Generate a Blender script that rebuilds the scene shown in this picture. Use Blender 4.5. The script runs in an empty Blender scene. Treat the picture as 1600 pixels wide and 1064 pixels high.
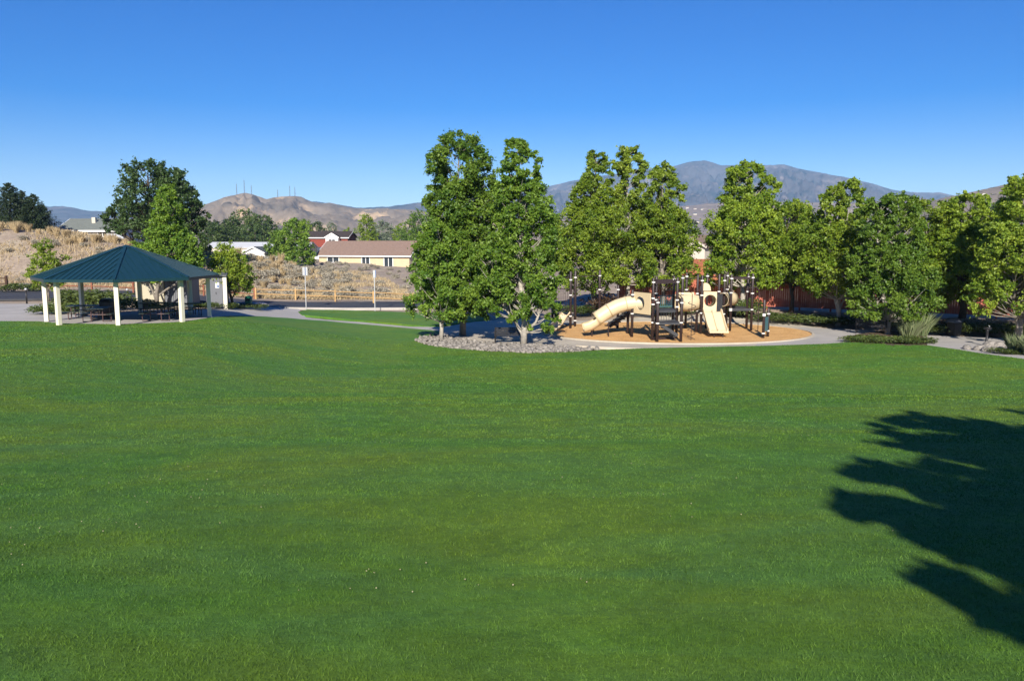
import bpy, bmesh, math, random
import numpy as np
from mathutils import Vector, Matrix, noise
from mathutils.bvhtree import BVHTree
from mathutils.geometry import delaunay_2d_cdt

R = math.radians
rnd = random.Random(7)
SC = bpy.context.scene
COL = SC.collection

# ------------------------------------------------------------------ camera, sky, sun, exposure
CAM = Vector((0.0, 0.0, 5.8))
PITCH = R(7.3)
FPX = 1225.0                       # focal length in pixels of the 1600 px wide photograph
cd = bpy.data.cameras.new("camera")
cd.sensor_width = 36.0
cd.lens = 36.0 * FPX / 1600.0
cd.clip_start = 0.05
cd.clip_end = 30000.0
cam = bpy.data.objects.new("camera", cd)
COL.objects.link(cam)
cam.location = CAM
cam.rotation_euler = (math.pi / 2 - PITCH, 0, 0)
SC.camera = cam

SUN_EL, SUN_X = 28.0, 0.08          # sun behind the camera; shadows run away from it and a touch to the right
world = bpy.data.worlds.new("World")
SC.world = world
world.use_nodes = True
wn = world.node_tree
wn.nodes.clear()
sky = wn.nodes.new("ShaderNodeTexSky")
sky.sky_type = 'NISHITA'
sky.sun_disc = False
sky.sun_elevation = R(SUN_EL)
sky.sun_rotation = math.pi + SUN_X
sky.altitude = 1500
sky.air_density = 1.0
sky.dust_density = 0.1
sky.ozone_density = 3.0
hs = wn.nodes.new("ShaderNodeHueSaturation")
hs.inputs["Saturation"].default_value = 1.85
hs.inputs["Hue"].default_value = 0.523
gm = wn.nodes.new("ShaderNodeGamma")
gm.inputs["Gamma"].default_value = 0.80
bg = wn.nodes.new("ShaderNodeBackground")
bg.inputs["Strength"].default_value = 0.094
wo = wn.nodes.new("ShaderNodeOutputWorld")
wn.links.new(sky.outputs[0], gm.inputs["Color"])
wn.links.new(gm.outputs[0], hs.inputs["Color"])
wn.links.new(hs.outputs[0], bg.inputs["Color"])
wn.links.new(bg.outputs[0], wo.inputs["Surface"])

sd = bpy.data.lights.new("sun", 'SUN')
sd.energy = 5.0
sd.angle = R(0.53)
sd.color = (1.0, 0.93, 0.82)
sun = bpy.data.objects.new("sun", sd)
COL.objects.link(sun)
sun.location = (0, -20, 40)
ray = Vector((math.sin(SUN_X) * math.cos(R(SUN_EL)), math.cos(SUN_X) * math.cos(R(SUN_EL)), -math.sin(R(SUN_EL))))
sun.rotation_euler = ray.to_track_quat('-Z', 'Y').to_euler()

SC.view_settings.view_transform = 'Standard'
SC.view_settings.look = 'None'
SC.view_settings.exposure = 0.85
SC.view_settings.gamma = 1.0
SC.view_settings.use_curve_mapping = False
SC.render.engine = 'CYCLES'
SC.cycles.max_bounces = 6
SC.cycles.diffuse_bounces = 3
SC.cycles.glossy_bounces = 2
SC.cycles.transmission_bounces = 4
SC.cycles.transparent_max_bounces = 8
SC.cycles.volume_bounces = 0

# ------------------------------------------------------------------ terrain
def sm(a, b, x):
    t = np.clip((np.asarray(x, float) - a) / (b - a), 0, 1)
    return t * t * (3 - 2 * t)

_Y = np.arange(-60, 320, 0.25)
def _table(ys, zs, sig):
    z = np.interp(_Y, ys, zs)
    k = np.exp(-0.5 * (np.arange(-40, 41) * 0.25 / sig) ** 2); k /= k.sum()
    return np.convolve(np.pad(z, 40, mode='edge'), k, 'valid')
_ZC = _table([-60, -10, 0, 3, 6, 10, 15, 20, 27, 34, 40, 44, 320], [5.5, 4.6, 4.2, 3.98, 3.62, 3.1, 2.56, 1.78, 0.92, 0.36, 0.06, 0.0, -0.6], 1.3)
_ZL = _table([-60, -10, 0, 3, 6, 10, 20, 30, 38, 42, 50, 60, 78, 320], [5.5, 4.6, 4.2, 3.98, 3.66, 3.22, 2.45, 1.8, 1.38, 1.25, 1.2, 1.15, 1.05, 0.2], 1.3)
_CX = [-160, -90, -63, -58, -53, -47, -37, -31, -26, -20, -14, -8]
_CZ = [7.4, 6.9, 6.1, 5.8, 4.7, 4.1, 2.9, 1.9, 0.9, 0.2, 0.0, 0]

def terrain(X, Y):
    X = np.asarray(X, float); Y = np.asarray(Y, float)
    zc = np.interp(Y, _Y, _ZC); zl = np.interp(Y, _Y, _ZL)
    c = -10.5 - 0.57 * np.clip(Y - 42, 0, 40)
    hw = 5.5 + 0.12 * np.clip(Y - 42, 0, 40)
    w = sm(-1, 1, (X - c) / hw)
    z = zl * (1 - w) + zc * w
    z = z + 0.05 * np.sin(X * 0.31 + 1.0) * np.sin(Y * 0.23 + X * 0.05) * sm(3, 12, Y) * (1 - sm(36, 44, Y))
    z = z + 0.78 * sm(0, 5, Y - np.interp(X, [5, 18, 32], [58, 54, 46.5])) * sm(4, 9, X) * (1 - sm(70, 90, Y))
    yc = 21.5 - 0.62 * np.clip(X, -2, 14)          # brow of the lawn on the right, falling away beyond it
    z = z - 0.42 * sm(0, 7, Y - yc) * (1 - sm(27, 38, Y)) * sm(-3, 5, X) + 0.10 * np.exp(-((Y - yc) / 2.6) ** 2) * sm(-3, 5, X)
    cr = np.interp(X, _CX, _CZ)
    z = z + cr * sm(77, 98, Y) * (1 - np.interp(X, [-75, -50], [0.42, 0.97]) * sm(101, 140, Y)) * (1 - sm(190, 320, Y))
    z = z + 0.22 * np.sin(X * 0.42) * np.sin(Y * 0.37 + 0.6) * sm(78, 86, Y)
    return z

def tz(x, y):
    return float(terrain(x, y))

def ray_dir(px, py):
    x = (px - 800) / FPX; y = -(py - 532) / FPX
    f = Vector((0, math.cos(PITCH), -math.sin(PITCH))); u = Vector((0, math.sin(PITCH), math.cos(PITCH)))
    return f + Vector((1, 0, 0)) * x + u * y

def at(px, py, Y):
    """point of the place seen at a pixel of the photograph, Y metres in front of the viewpoint"""
    d = ray_dir(px, py)
    return CAM + d * (Y / d.y)

def gp(px, py):
    """where the ground lies under a pixel of the photograph"""
    d = ray_dir(px, py); d = d / d.y
    ys = np.arange(1.5, 320, 0.05)
    h = CAM.z + d.z * ys - terrain(CAM.x + d.x * ys, ys)
    i = int(np.argmax(h < 0)) if (h < 0).any() else len(ys) - 1
    return (d.x * ys[i], ys[i])

def gx(px, Y):
    """X of the bearing px at distance Y, on the ground"""
    d = ray_dir(px, 450)
    return d.x / d.y * Y

# ------------------------------------------------------------------ helpers
def link(o, parent=None):
    COL.objects.link(o)
    if parent is not None:
        o.parent = parent
    return o

def tag(o, label=None, cat=None, group=None, kind=None):
    if label: o["label"] = label
    if cat: o["category"] = cat
    if group: o["group"] = group
    if kind: o["kind"] = kind
    return o

def empty(name, loc, rz=0.0):
    o = bpy.data.objects.new(name, None)
    o.empty_display_size = 0.3
    o.location = loc; o.rotation_euler = (0, 0, rz)
    return link(o)

def np_mesh(name, V, F, mat, tint=None, smooth=False):
    V = np.asarray(V, np.float32); F = np.asarray(F, np.int32)
    me = bpy.data.meshes.new(name)
    n, k = F.shape
    me.vertices.add(len(V)); me.vertices.foreach_set("co", V.ravel())
    me.loops.add(n * k); me.loops.foreach_set("vertex_index", F.ravel())
    me.polygons.add(n)
    me.polygons.foreach_set("loop_start", np.arange(0, n * k, k, dtype=np.int32))
    me.polygons.foreach_set("loop_total", np.full(n, k, np.int32))
    if smooth:
        me.polygons.foreach_set("use_smooth", np.ones(n, bool))
    me.update(calc_edges=True)
    if tint is not None:
        a = me.attributes.new("tint", 'FLOAT', 'FACE')
        a.data.foreach_set("value", np.asarray(tint, np.float32))
    me.materials.append(mat)
    return me

class MB:
    """collects shapes for one mesh"""
    def __init__(self):
        self.v = []; self.f = []
    def add(self, vs, fs):
        b = len(self.v)
        self.v += [tuple(p) for p in vs]; self.f += [tuple(b + i for i in q) for q in fs]
        return self
    def box(self, x0, x1, y0, y1, z0, z1, M=None):
        vs = [Vector(p) for p in ((x0, y0, z0), (x1, y0, z0), (x1, y1, z0), (x0, y1, z0), (x0, y0, z1), (x1, y0, z1), (x1, y1, z1), (x0, y1, z1))]
        if M is not None: vs = [M @ p for p in vs]
        return self.add(vs, [(0, 3, 2, 1), (4, 5, 6, 7), (0, 1, 5, 4), (1, 2, 6, 5), (2, 3, 7, 6), (3, 0, 4, 7)])
    def bar(self, a, b, w, h, up=Vector((0, 0, 1))):
        a = Vector(a); b = Vector(b); d = (b - a); L = d.length; d.normalize()
        s = d.cross(up)
        if s.length < 1e-5: s = Vector((1, 0, 0))
        s.normalize(); u = s.cross(d)
        M = Matrix((( d.x, s.x, u.x, a.x), (d.y, s.y, u.y, a.y), (d.z, s.z, u.z, a.z), (0, 0, 0, 1)))
        return self.box(0, L, -w / 2, w / 2, -h / 2, h / 2, M)
    def tube(self, pts, rad, n=8, caps=True):
        pts = [Vector(p) for p in pts]
        if not hasattr(rad, '__len__'): rad = [rad] * len(pts)
        vs = []; fs = []
        ref = None
        for i, p in enumerate(pts):
            d = (pts[min(i + 1, len(pts) - 1)] - pts[max(i - 1, 0)]).normalized()
            if ref is None:
                ref = Vector((1, 0, 0)) if abs(d.x) < 0.8 else Vector((0, 1, 0))
            s = d.cross(ref).normalized(); u = s.cross(d).normalized()
            ref = u.cross(s) if False else ref
            for k in range(n):
                a = 2 * math.pi * k / n
                vs.append(p + (s * math.cos(a) + u * math.sin(a)) * rad[i])
        for i in range(len(pts) - 1):
            for k in range(n):
                fs.append((i * n + k, i * n + (k + 1) % n, (i + 1) * n + (k + 1) % n, (i + 1) * n + k))
        if caps:
            fs.append(tuple(range(n - 1, -1, -1)))
            fs.append(tuple((len(pts) - 1) * n + k for k in range(n)))
        return self.add(vs, fs)
    def poly(self, pts, fs=None):
        return self.add(pts, fs or [tuple(range(len(pts)))])
    def prism(self, ring, z0, z1):
        n = len(ring)
        vs = [(x, y, z0) for x, y in ring] + [(x, y, z1) for x, y in ring]
        fs = [tuple(range(n - 1, -1, -1)), tuple(range(n, 2 * n))] + [(i, (i + 1) % n, n + (i + 1) % n, n + i) for i in range(n)]
        return self.add(vs, fs)
    def build(self, name, mat, parent=None, smooth=False, bevel=0.0):
        me = bpy.data.meshes.new(name)
        me.from_pydata(self.v, [], self.f)
        if smooth:
            for p in me.polygons: p.use_smooth = True
        me.materials.append(mat)
        me.update()
        o = bpy.data.objects.new(name, me)
        link(o, parent)
        if bevel:
            m = o.modifiers.new("bevel", 'BEVEL'); m.width = bevel; m.segments = 2; m.limit_method = 'ANGLE'
        return o

# ------------------------------------------------------------------ materials
def mat(name):
    m = bpy.data.materials.new(name); m.use_nodes = True
    nt = m.node_tree; nt.nodes.clear()
    out = nt.nodes.new("ShaderNodeOutputMaterial")
    return m, nt, out

def ramp(nt, src, stops):
    r = nt.nodes.new("ShaderNodeValToRGB")
    e = r.color_ramp.elements
    while len(e) < len(stops): e.new(0.5)
    for el, (p, c) in zip(e, stops):
        el.position = p; el.color = (*c, 1)
    nt.links.new(src, r.inputs[0])
    return r.outputs[0]

def noise_tex(nt, scale, detail=4, rough=0.55, coord=None, dist=0.0):
    n = nt.nodes.new("ShaderNodeTexNoise")
    n.inputs["Scale"].default_value = scale; n.inputs["Detail"].default_value = detail
    n.inputs["Roughness"].default_value = rough; n.inputs["Distortion"].default_value = dist
    if coord is not None: nt.links.new(coord, n.inputs["Vector"])
    return n.outputs["Fac"]

def geo_pos(nt, scale=(1, 1, 1)):
    g = nt.nodes.new("ShaderNodeNewGeometry")
    m = nt.nodes.new("ShaderNodeMapping"); m.inputs["Scale"].default_value = scale
    nt.links.new(g.outputs["Position"], m.inputs["Vector"])
    return m.outputs[0]

def obj_pos(nt, scale=(1, 1, 1)):
    g = nt.nodes.new("ShaderNodeTexCoord")
    m = nt.nodes.new("ShaderNodeMapping"); m.inputs["Scale"].default_value = scale
    nt.links.new(g.outputs["Object"], m.inputs["Vector"])
    return m.outputs[0]

def mixc(nt, fac, a, b, mode='MIX'):
    m = nt.nodes.new("ShaderNodeMix"); m.data_type = 'RGBA'; m.blend_type = mode
    for s, v in ((0, fac), (6, a), (7, b)):
        if hasattr(v, 'is_linked'): nt.links.new(v, m.inputs[s])
        elif s == 0: m.inputs[0].default_value = v
        else: m.inputs[s].default_value = (*v, 1)
    return m.outputs[2]

def bump(nt, src, strength, dist):
    b = nt.nodes.new("ShaderNodeBump"); b.inputs["Strength"].default_value = strength; b.inputs["Distance"].default_value = dist
    nt.links.new(src, b.inputs["Height"])
    return b.outputs[0]

def principled(nt, out, color, rough=0.7, spec=0.3, metal=0.0, normal=None):
    p = nt.nodes.new("ShaderNodeBsdfPrincipled")
    if hasattr(color, 'is_linked'): nt.links.new(color, p.inputs["Base Color"])
    else: p.inputs["Base Color"].default_value = (*color, 1)
    p.inputs["Roughness"].default_value = rough
    p.inputs["Specular IOR Level"].default_value = spec
    p.inputs["Metallic"].default_value = metal
    if normal is not None: nt.links.new(normal, p.inputs["Normal"])
    if out is not None: nt.links.new(p.outputs[0], out.inputs["Surface"])
    return p

def simple(name, color, rough=0.6, spec=0.3, var=0.12, scale=6.0, metal=0.0, bmp=0.0):
    m, nt, out = mat(name)
    c = noise_tex(nt, scale, 5, 0.6, obj_pos(nt))
    lo = tuple(x * (1 - var) for x in color); hi = tuple(min(1, x * (1 + var)) for x in color)
    col = ramp(nt, c, [(0.3, lo), (0.7, hi)])
    nrm = bump(nt, noise_tex(nt, scale * 8, 3, 0.6, obj_pos(nt)), bmp, 0.02) if bmp else None
    principled(nt, out, col, rough, spec, metal, nrm)
    return m

def foliage(name, dark, light, trans=0.35, rough=0.5, spec=0.35, hue=(1.25, 1.1, 0.6)):
    """leaf colour runs from dark to light by the leaf's own tint"""
    m, nt, out = mat(name)
    a = nt.nodes.new("ShaderNodeAttribute"); a.attribute_name = "tint"; a.attribute_type = 'GEOMETRY'
    oi = nt.nodes.new("ShaderNodeObjectInfo")
    col = ramp(nt, a.outputs["Fac"], [(0.0, dark), (1.0, light)])
    v = nt.nodes.new("ShaderNodeMapRange"); v.inputs[3].default_value = 0.85; v.inputs[4].default_value = 1.12
    nt.links.new(oi.outputs["Random"], v.inputs[0])
    col = mixc(nt, 1.0, col, v.outputs[0], 'MULTIPLY')
    p = principled(nt, None, col, rough, spec)
    t = nt.nodes.new("ShaderNodeBsdfTranslucent")
    nt.links.new(mixc(nt, 1.0, col, hue, 'MULTIPLY'), t.inputs["Color"])
    mx = nt.nodes.new("ShaderNodeMixShader"); mx.inputs[0].default_value = trans
    nt.links.new(p.outputs[0], mx.inputs[1]); nt.links.new(t.outputs[0], mx.inputs[2])
    nt.links.new(mx.outputs[0], out.inputs["Surface"])
    return m

GRASS_A, GRASS_B, GRASS_C = (0.059, 0.146, 0.016), (0.098, 0.165, 0.016), (0.067, 0.157, 0.033)
def grass_colour(nt):
    """natural patches of fresher, yellower and bluer turf, shared by the sward and its blades"""
    n1 = noise_tex(nt, 1.0, 4, 0.6, geo_pos(nt, (0.16, 0.24, 0.0)), 0.6)
    n2 = noise_tex(nt, 1.0, 5, 0.65, geo_pos(nt, (0.22, 0.95, 0.0)), 1.4)
    n3 = noise_tex(nt, 1.0, 3, 0.6, geo_pos(nt, (1.7, 1.7, 0.0)))
    c = mixc(nt, ramp(nt, n1, [(0.40, (0, 0, 0)), (0.60, (1, 1, 1))]), GRASS_A, GRASS_B)
    c = mixc(nt, ramp(nt, n2, [(0.42, (0, 0, 0)), (0.70, (0.85, 0.85, 0.85))]), c, GRASS_C)
    c = mixc(nt, 1.0, c, ramp(nt, n3, [(0.25, (0.82, 0.82, 0.82)), (0.75, (1.16, 1.16, 1.16))]), 'MULTIPLY')
    return c

def m_lawn():
    m, nt, out = mat("turf")
    c = grass_colour(nt)
    f = noise_tex(nt, 1.0, 6, 0.75, geo_pos(nt, (9, 9, 9)))
    c = mixc(nt, 1.0, c, ramp(nt, f, [(0.25, (0.80, 0.82, 0.75)), (0.75, (1.55, 1.5, 1.4))]), 'MULTIPLY')
    h = noise_tex(nt, 1.0, 6, 0.8, geo_pos(nt, (16, 16, 16)))
    principled(nt, out, c, 0.75, 0.2, 0, bump(nt, h, 0.5, 0.05))
    return m

def m_blades():
    m, nt, out = mat("grass_blades")
    c = grass_colour(nt)
    a = nt.nodes.new("ShaderNodeAttribute"); a.attribute_name = "tint"; a.attribute_type = 'GEOMETRY'
    c = mixc(nt, 1.0, c, ramp(nt, a.outputs["Fac"], [(0.0, (0.42, 0.47, 0.45)), (0.5, (0.98, 0.98, 0.95)), (1.0, (1.9, 1.75, 1.8))]), 'MULTIPLY')
    p = principled(nt, None, c, 0.55, 0.22)
    t = nt.nodes.new("ShaderNodeBsdfTranslucent"); nt.links.new(c, t.inputs["Color"])
    mx = nt.nodes.new("ShaderNodeMixShader"); mx.inputs[0].default_value = 0.25
    nt.links.new(p.outputs[0], mx.inputs[1]); nt.links.new(t.outputs[0], mx.inputs[2])
    nt.links.new(mx.outputs[0], out.inputs["Surface"])
    return m

def m_ground():
    m, nt, out = mat("dry_earth")
    n1 = noise_tex(nt, 1.0, 6, 0.65, geo_pos(nt, (0.22, 0.22, 0.1)), 0.5)
    n2 = noise_tex(nt, 1.0, 5, 0.7, geo_pos(nt, (2.3, 2.3, 2.3)))
    c = ramp(nt, n1, [(0.3, (0.28, 0.22, 0.17)), (0.5, (0.35, 0.28, 0.215)), (0.7, (0.40, 0.34, 0.25))])
    c = mixc(nt, 1.0, c, ramp(nt, n2, [(0.25, (0.7, 0.7, 0.7)), (0.75, (1.2, 1.2, 1.2))]), 'MULTIPLY')
    principled(nt, out, c, 0.95, 0.1, 0, bump(nt, n2, 0.6, 0.12))
    return m

def m_concrete(name="concrete", base=(0.40, 0.375, 0.345)):
    m, nt, out = mat(name)
    n1 = noise_tex(nt, 1.0, 6, 0.7, geo_pos(nt, (0.6, 0.6, 0.6)))
    n2 = noise_tex(nt, 1.0, 3, 0.6, geo_pos(nt, (14, 14, 14)))
    c = ramp(nt, n1, [(0.3, tuple(x * 0.82 for x in base)), (0.7, tuple(x * 1.1 for x in base))])
    c = mixc(nt, 1.0, c, ramp(nt, n2, [(0.3, (0.9, 0.9, 0.9)), (0.7, (1.06, 1.06, 1.06))]), 'MULTIPLY')
    principled(nt, out, c, 0.85, 0.25, 0, bump(nt, n2, 0.3, 0.01))
    return m

def m_asphalt():
    m, nt, out = mat("asphalt")
    n1 = noise_tex(nt, 1.0, 5, 0.7, geo_pos(nt, (0.5, 0.5, 0.5)))
    n2 = noise_tex(nt, 1.0, 2, 0.6, geo_pos(nt, (40, 40, 40)))
    c = ramp(nt, n1, [(0.3, (0.040, 0.042, 0.048)), (0.7, (0.062, 0.064, 0.070))])
    principled(nt, out, c, 0.8, 0.3, 0, bump(nt, n2, 0.4, 0.01))
    return m

def m_mulch():
    m, nt, out = mat("wood_chip_mulch")
    n1 = noise_tex(nt, 1.0, 6, 0.7, geo_pos(nt, (0.8, 0.8, 0.8)))
    n2 = noise_tex(nt, 1.0, 4, 0.8, geo_pos(nt, (11, 11, 11)))
    c = ramp(nt, n1, [(0.3, (0.56, 0.315, 0.12)), (0.7, (0.74, 0.46, 0.20))])
    c = mixc(nt, 1.0, c, ramp(nt, n2, [(0.3, (0.75, 0.72, 0.7)), (0.7, (1.15, 1.15, 1.15))]), 'MULTIPLY')
    principled(nt, out, c, 0.95, 0.1, 0, bump(nt, n2, 1.0, 0.05))
    return m

def m_hill(name, base, light, dark, s, spot=0.0):
    m, nt, out = mat(name)
    n1 = noise_tex(nt, 1.0, 7, 0.62, geo_pos(nt, (s, s, s * 2)), 0.8)
    n2 = noise_tex(nt, 1.0, 6, 0.7, geo_pos(nt, (s * 4, s * 4, s * 6)))
    c = ramp(nt, n1, [(0.38, dark), (0.47, base), (0.56, base), (0.66, light)])
    c = mixc(nt, 1.0, c, ramp(nt, n2, [(0.3, (0.8, 0.8, 0.8)), (0.7, (1.12, 1.12, 1.12))]), 'MULTIPLY')
    if spot:
        v = nt.nodes.new("ShaderNodeTexVoronoi"); v.inputs["Scale"].default_value = 1.0
        nt.links.new(geo_pos(nt, (spot, spot, spot)), v.inputs["Vector"])
        c = mixc(nt, ramp(nt, v.outputs["Distance"], [(0.16, (1, 1, 1)), (0.24, (0, 0, 0))]), c, (0.03, 0.04, 0.025))
    principled(nt, out, c, 1.0, 0.0)
    return m

M = dict(
    turf=m_lawn(), blades=m_blades(), ground=m_ground(), concrete=m_concrete(), asphalt=m_asphalt(), mulch=m_mulch(),
    sandpath=m_concrete("pale_path_concrete", (0.46, 0.41, 0.33)),
    bed=simple("bark_bed", (0.10, 0.075, 0.05), 0.95, 0.1, 0.35, 3.0, 0, 0.6),
    poplar=foliage("poplar_leaves", (0.092, 0.175, 0.013), (0.300, 0.390, 0.036)),
    lime=foliage("yellow_green_leaves", (0.105, 0.185, 0.015), (0.315, 0.395, 0.042)),
    deep=foliage("deep_green_leaves", (0.066, 0.150, 0.016), (0.225, 0.335, 0.038)),
    elm=foliage("elm_leaves", (0.030, 0.066, 0.018), (0.085, 0.140, 0.034), 0.25),
    conifer=foliage("conifer_needles", (0.014, 0.032, 0.014), (0.045, 0.068, 0.022), 0.1),
    fargreen=foliage("far_leaves", (0.034, 0.072, 0.020), (0.105, 0.150, 0.038), 0.2),
    olive=foliage("russian_olive_leaves", (0.095, 0.125, 0.075), (0.22, 0.26, 0.17), 0.2),
    silver=foliage("silvery_leaves", (0.10, 0.135, 0.085), (0.24, 0.28, 0.19), 0.2),
    juniper=foliage("juniper_sprays", (0.038, 0.070, 0.016), (0.105, 0.135, 0.028), 0.2),
    redleaf=foliage("barberry_leaves", (0.05, 0.03, 0.02), (0.13, 0.075, 0.035), 0.2),
    sage=foliage("sagebrush_leaves", (0.26, 0.235, 0.185), (0.48, 0.44, 0.35), 0.1, 0.8, 0.1),
    drygrass=foliage("dry_grass_stems", (0.36, 0.28, 0.165), (0.62, 0.50, 0.31), 0.25, 0.7, 0.2),
    reed=foliage("ornamental_grass_stems", (0.10, 0.15, 0.06), (0.30, 0.33, 0.18), 0.25, 0.6, 0.2),
    bark=simple("grey_bark", (0.20, 0.175, 0.145), 0.9, 0.1, 0.35, 5.0, 0, 0.6),
    palebark=simple("pale_bark", (0.36, 0.33, 0.28), 0.9, 0.1, 0.3, 5.0, 0, 0.5),
    darkbark=simple("dark_bark", (0.075, 0.06, 0.045), 0.9, 0.1, 0.3, 5.0, 0, 0.6),
    rock=simple("river_stone", (0.225, 0.205, 0.18), 0.85, 0.2, 0.55, 3.2, 0, 0.3),
    roof=simple("teal_painted_metal", (0.008, 0.034, 0.043), 0.35, 0.5, 0.08, 2.0),
    cream=simple("cream_painted_steel", (0.70, 0.655, 0.52), 0.5, 0.4, 0.05, 3.0),
    creamwall=simple("cream_stucco", (0.42, 0.385, 0.29), 0.9, 0.1, 0.06, 4.0, 0, 0.3),
    greydoor=simple("grey_painted_metal", (0.125, 0.13, 0.145), 0.5, 0.4, 0.06, 4.0),
    blackmetal=simple("black_powder_coat", (0.018, 0.017, 0.018), 0.45, 0.4, 0.2, 5.0),
    brownmetal=simple("dark_brown_powder_coat", (0.034, 0.022, 0.022), 0.45, 0.4, 0.15, 5.0),
    deck=simple("dark_rubber_deck", (0.045, 0.047, 0.052), 0.7, 0.3, 0.15, 5.0),
    plastic=simple("cream_moulded_plastic", (0.60, 0.49, 0.31), 0.42, 0.45, 0.05, 2.0),
    clamp=simple("white_clamp", (0.72, 0.70, 0.66), 0.4, 0.4, 0.04, 5.0),
    teal=simple("teal_panel_plastic", (0.05, 0.13, 0.15), 0.45, 0.4, 0.06, 4.0),
    greenplastic=simple("green_plastic", (0.012, 0.17, 0.075), 0.45, 0.4, 0.08, 4.0),
    tabletop=simple("green_black_slats", (0.020, 0.030, 0.026), 0.5, 0.35, 0.2, 6.0),
    maroonmetal=simple("maroon_steel_tube", (0.085, 0.050, 0.048), 0.5, 0.4, 0.15, 6.0),
    newwood=simple("fresh_cedar", (0.42, 0.27, 0.12), 0.8, 0.2, 0.22, 4.0, 0, 0.4),
    oldwood=simple("weathered_red_cedar", (0.23, 0.09, 0.055), 0.85, 0.15, 0.3, 4.0, 0, 0.4),
    darkwood=simple("old_dark_timber", (0.06, 0.035, 0.025), 0.85, 0.15, 0.3, 4.0, 0, 0.4),
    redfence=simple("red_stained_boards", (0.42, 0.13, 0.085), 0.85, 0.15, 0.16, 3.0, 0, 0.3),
    steel=simple("galvanised_steel", (0.42, 0.43, 0.44), 0.4, 0.5, 0.08, 6.0, 0.3),
    white=simple("white_paint", (0.80, 0.80, 0.78), 0.6, 0.3, 0.03, 5.0),
    signblue=simple("blue_sign_paint", (0.03, 0.10, 0.28), 0.5, 0.4, 0.05, 5.0),
    glass=simple("dark_window_glass", (0.03, 0.04, 0.05), 0.08, 0.6, 0.1, 3.0),
    tanwall=simple("tan_siding", (0.52, 0.42, 0.27), 0.85, 0.2, 0.06, 1.0, 0, 0.2),
    brownroof=simple("brown_shingle", (0.215, 0.15, 0.12), 0.95, 0.1, 0.14, 2.5, 0, 0.5),
    darkroof=simple("dark_shingle", (0.055, 0.045, 0.042), 0.95, 0.1, 0.2, 2.5, 0, 0.5),
    greyroof=simple("grey_green_shingle", (0.15, 0.165, 0.15), 0.95, 0.1, 0.15, 2.5, 0, 0.5),
    slateroof=simple("slate_blue_shingle", (0.075, 0.085, 0.10), 0.95, 0.1, 0.15, 2.5, 0, 0.5),
    metalroof=simple("pale_metal_roof", (0.50, 0.51, 0.52), 0.6, 0.3, 0.06, 1.0),
    redwall=simple("red_brown_siding", (0.21, 0.05, 0.035), 0.85, 0.2, 0.1, 1.5),
    bluewall=simple("pale_blue_siding", (0.42, 0.45, 0.50), 0.8, 0.2, 0.05, 1.5),
    beigewall=simple("beige_siding", (0.52, 0.47, 0.39), 0.85, 0.2, 0.06, 1.5),
    rust=simple("rust_red_wall", (0.33, 0.12, 0.06), 0.9, 0.1, 0.12, 1.5),
    clover=simple("clover_blossom", (0.34, 0.31, 0.19), 0.9, 0.1, 0.2, 9.0),
)

# ------------------------------------------------------------------ the setting: ground, lawn, paving, road, hills
def sheet(name, poly, step, off, material, skirt=0.12, edge=0.5):
    """a sheet that follows the terrain inside a polygon, with its rim turned down"""
    P = []
    n = len(poly)
    for i in range(n):
        a = np.array(poly[i], float); b = np.array(poly[(i + 1) % n], float)
        k = max(1, int(np.linalg.norm(b - a) / edge))
        for j in range(k): P.append(a + (b - a) * j / k)
    P = np.array(P)
    x0, y0 = P.min(0); x1, y1 = P.max(0)
    gxs, gys = np.meshgrid(np.arange(x0 + step / 2, x1, step), np.arange(y0 + step / 2, y1, step))
    q = np.stack([gxs.ravel(), gys.ravel()], 1)
    inside = np.zeros(len(q), bool)
    m = len(P)
    near = np.full(len(q), 1e9)
    for i in range(m):
        a, b = P[i], P[(i + 1) % m]
        c = ((a[1] > q[:, 1]) != (b[1] > q[:, 1]))
        with np.errstate(divide='ignore', invalid='ignore'):
            xx = (b[0] - a[0]) * (q[:, 1] - a[1]) / (b[1] - a[1]) + a[0]
        inside ^= c & (q[:, 0] < xx)
        near = np.minimum(near, np.hypot(q[:, 0] - a[0], q[:, 1] - a[1]))
    q = q[inside & (near > step * 0.35)]
    allp = [Vector(p) for p in P] + [Vector(p) for p in q]
    vs, es, fs, *_ = delaunay_2d_cdt(allp, [(i, (i + 1) % m) for i in range(m)], [list(range(m))], 1, 1e-4)
    co = np.array([(v.x, v.y) for v in vs])
    z = terrain(co[:, 0], co[:, 1]) + off
    V = [(c[0], c[1], zz) for c, zz in zip(co, z)]
    F = []
    for f in fs:
        a, b, c = (co[i] for i in f[:3])
        if (b[0] - a[0]) * (c[1] - a[1]) - (b[1] - a[1]) * (c[0] - a[0]) < 0: f = f[::-1]
        F.append(tuple(f))
    b0 = len(V)
    V += [(p[0], p[1], tz(p[0], p[1]) + off) for p in P] + [(p[0], p[1], tz(p[0], p[1]) + off - skirt) for p in P]
    for i in range(m):
        j = (i + 1) % m
        F.append((b0 + i, b0 + j, b0 + m + j, b0 + m + i))
    me = bpy.data.meshes.new(name); me.from_pydata(V, [], F)
    for p in me.polygons: p.use_smooth = len(p.vertices) == 3
    me.materials.append(material); me.update()
    o = bpy.data.objects.new(name, me)
    link(o); o["kind"] = "structure"
    return o

def smooth_poly(pts, it=2):
    for _ in range(it):
        out = []
        n = len(pts)
        for i in range(n):
            a = np.array(pts[i], float); b = np.array(pts[(i + 1) % n], float)
            out += [tuple(a * 0.75 + b * 0.25), tuple(a * 0.25 + b * 0.75)]
        pts = out
    return pts

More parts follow.
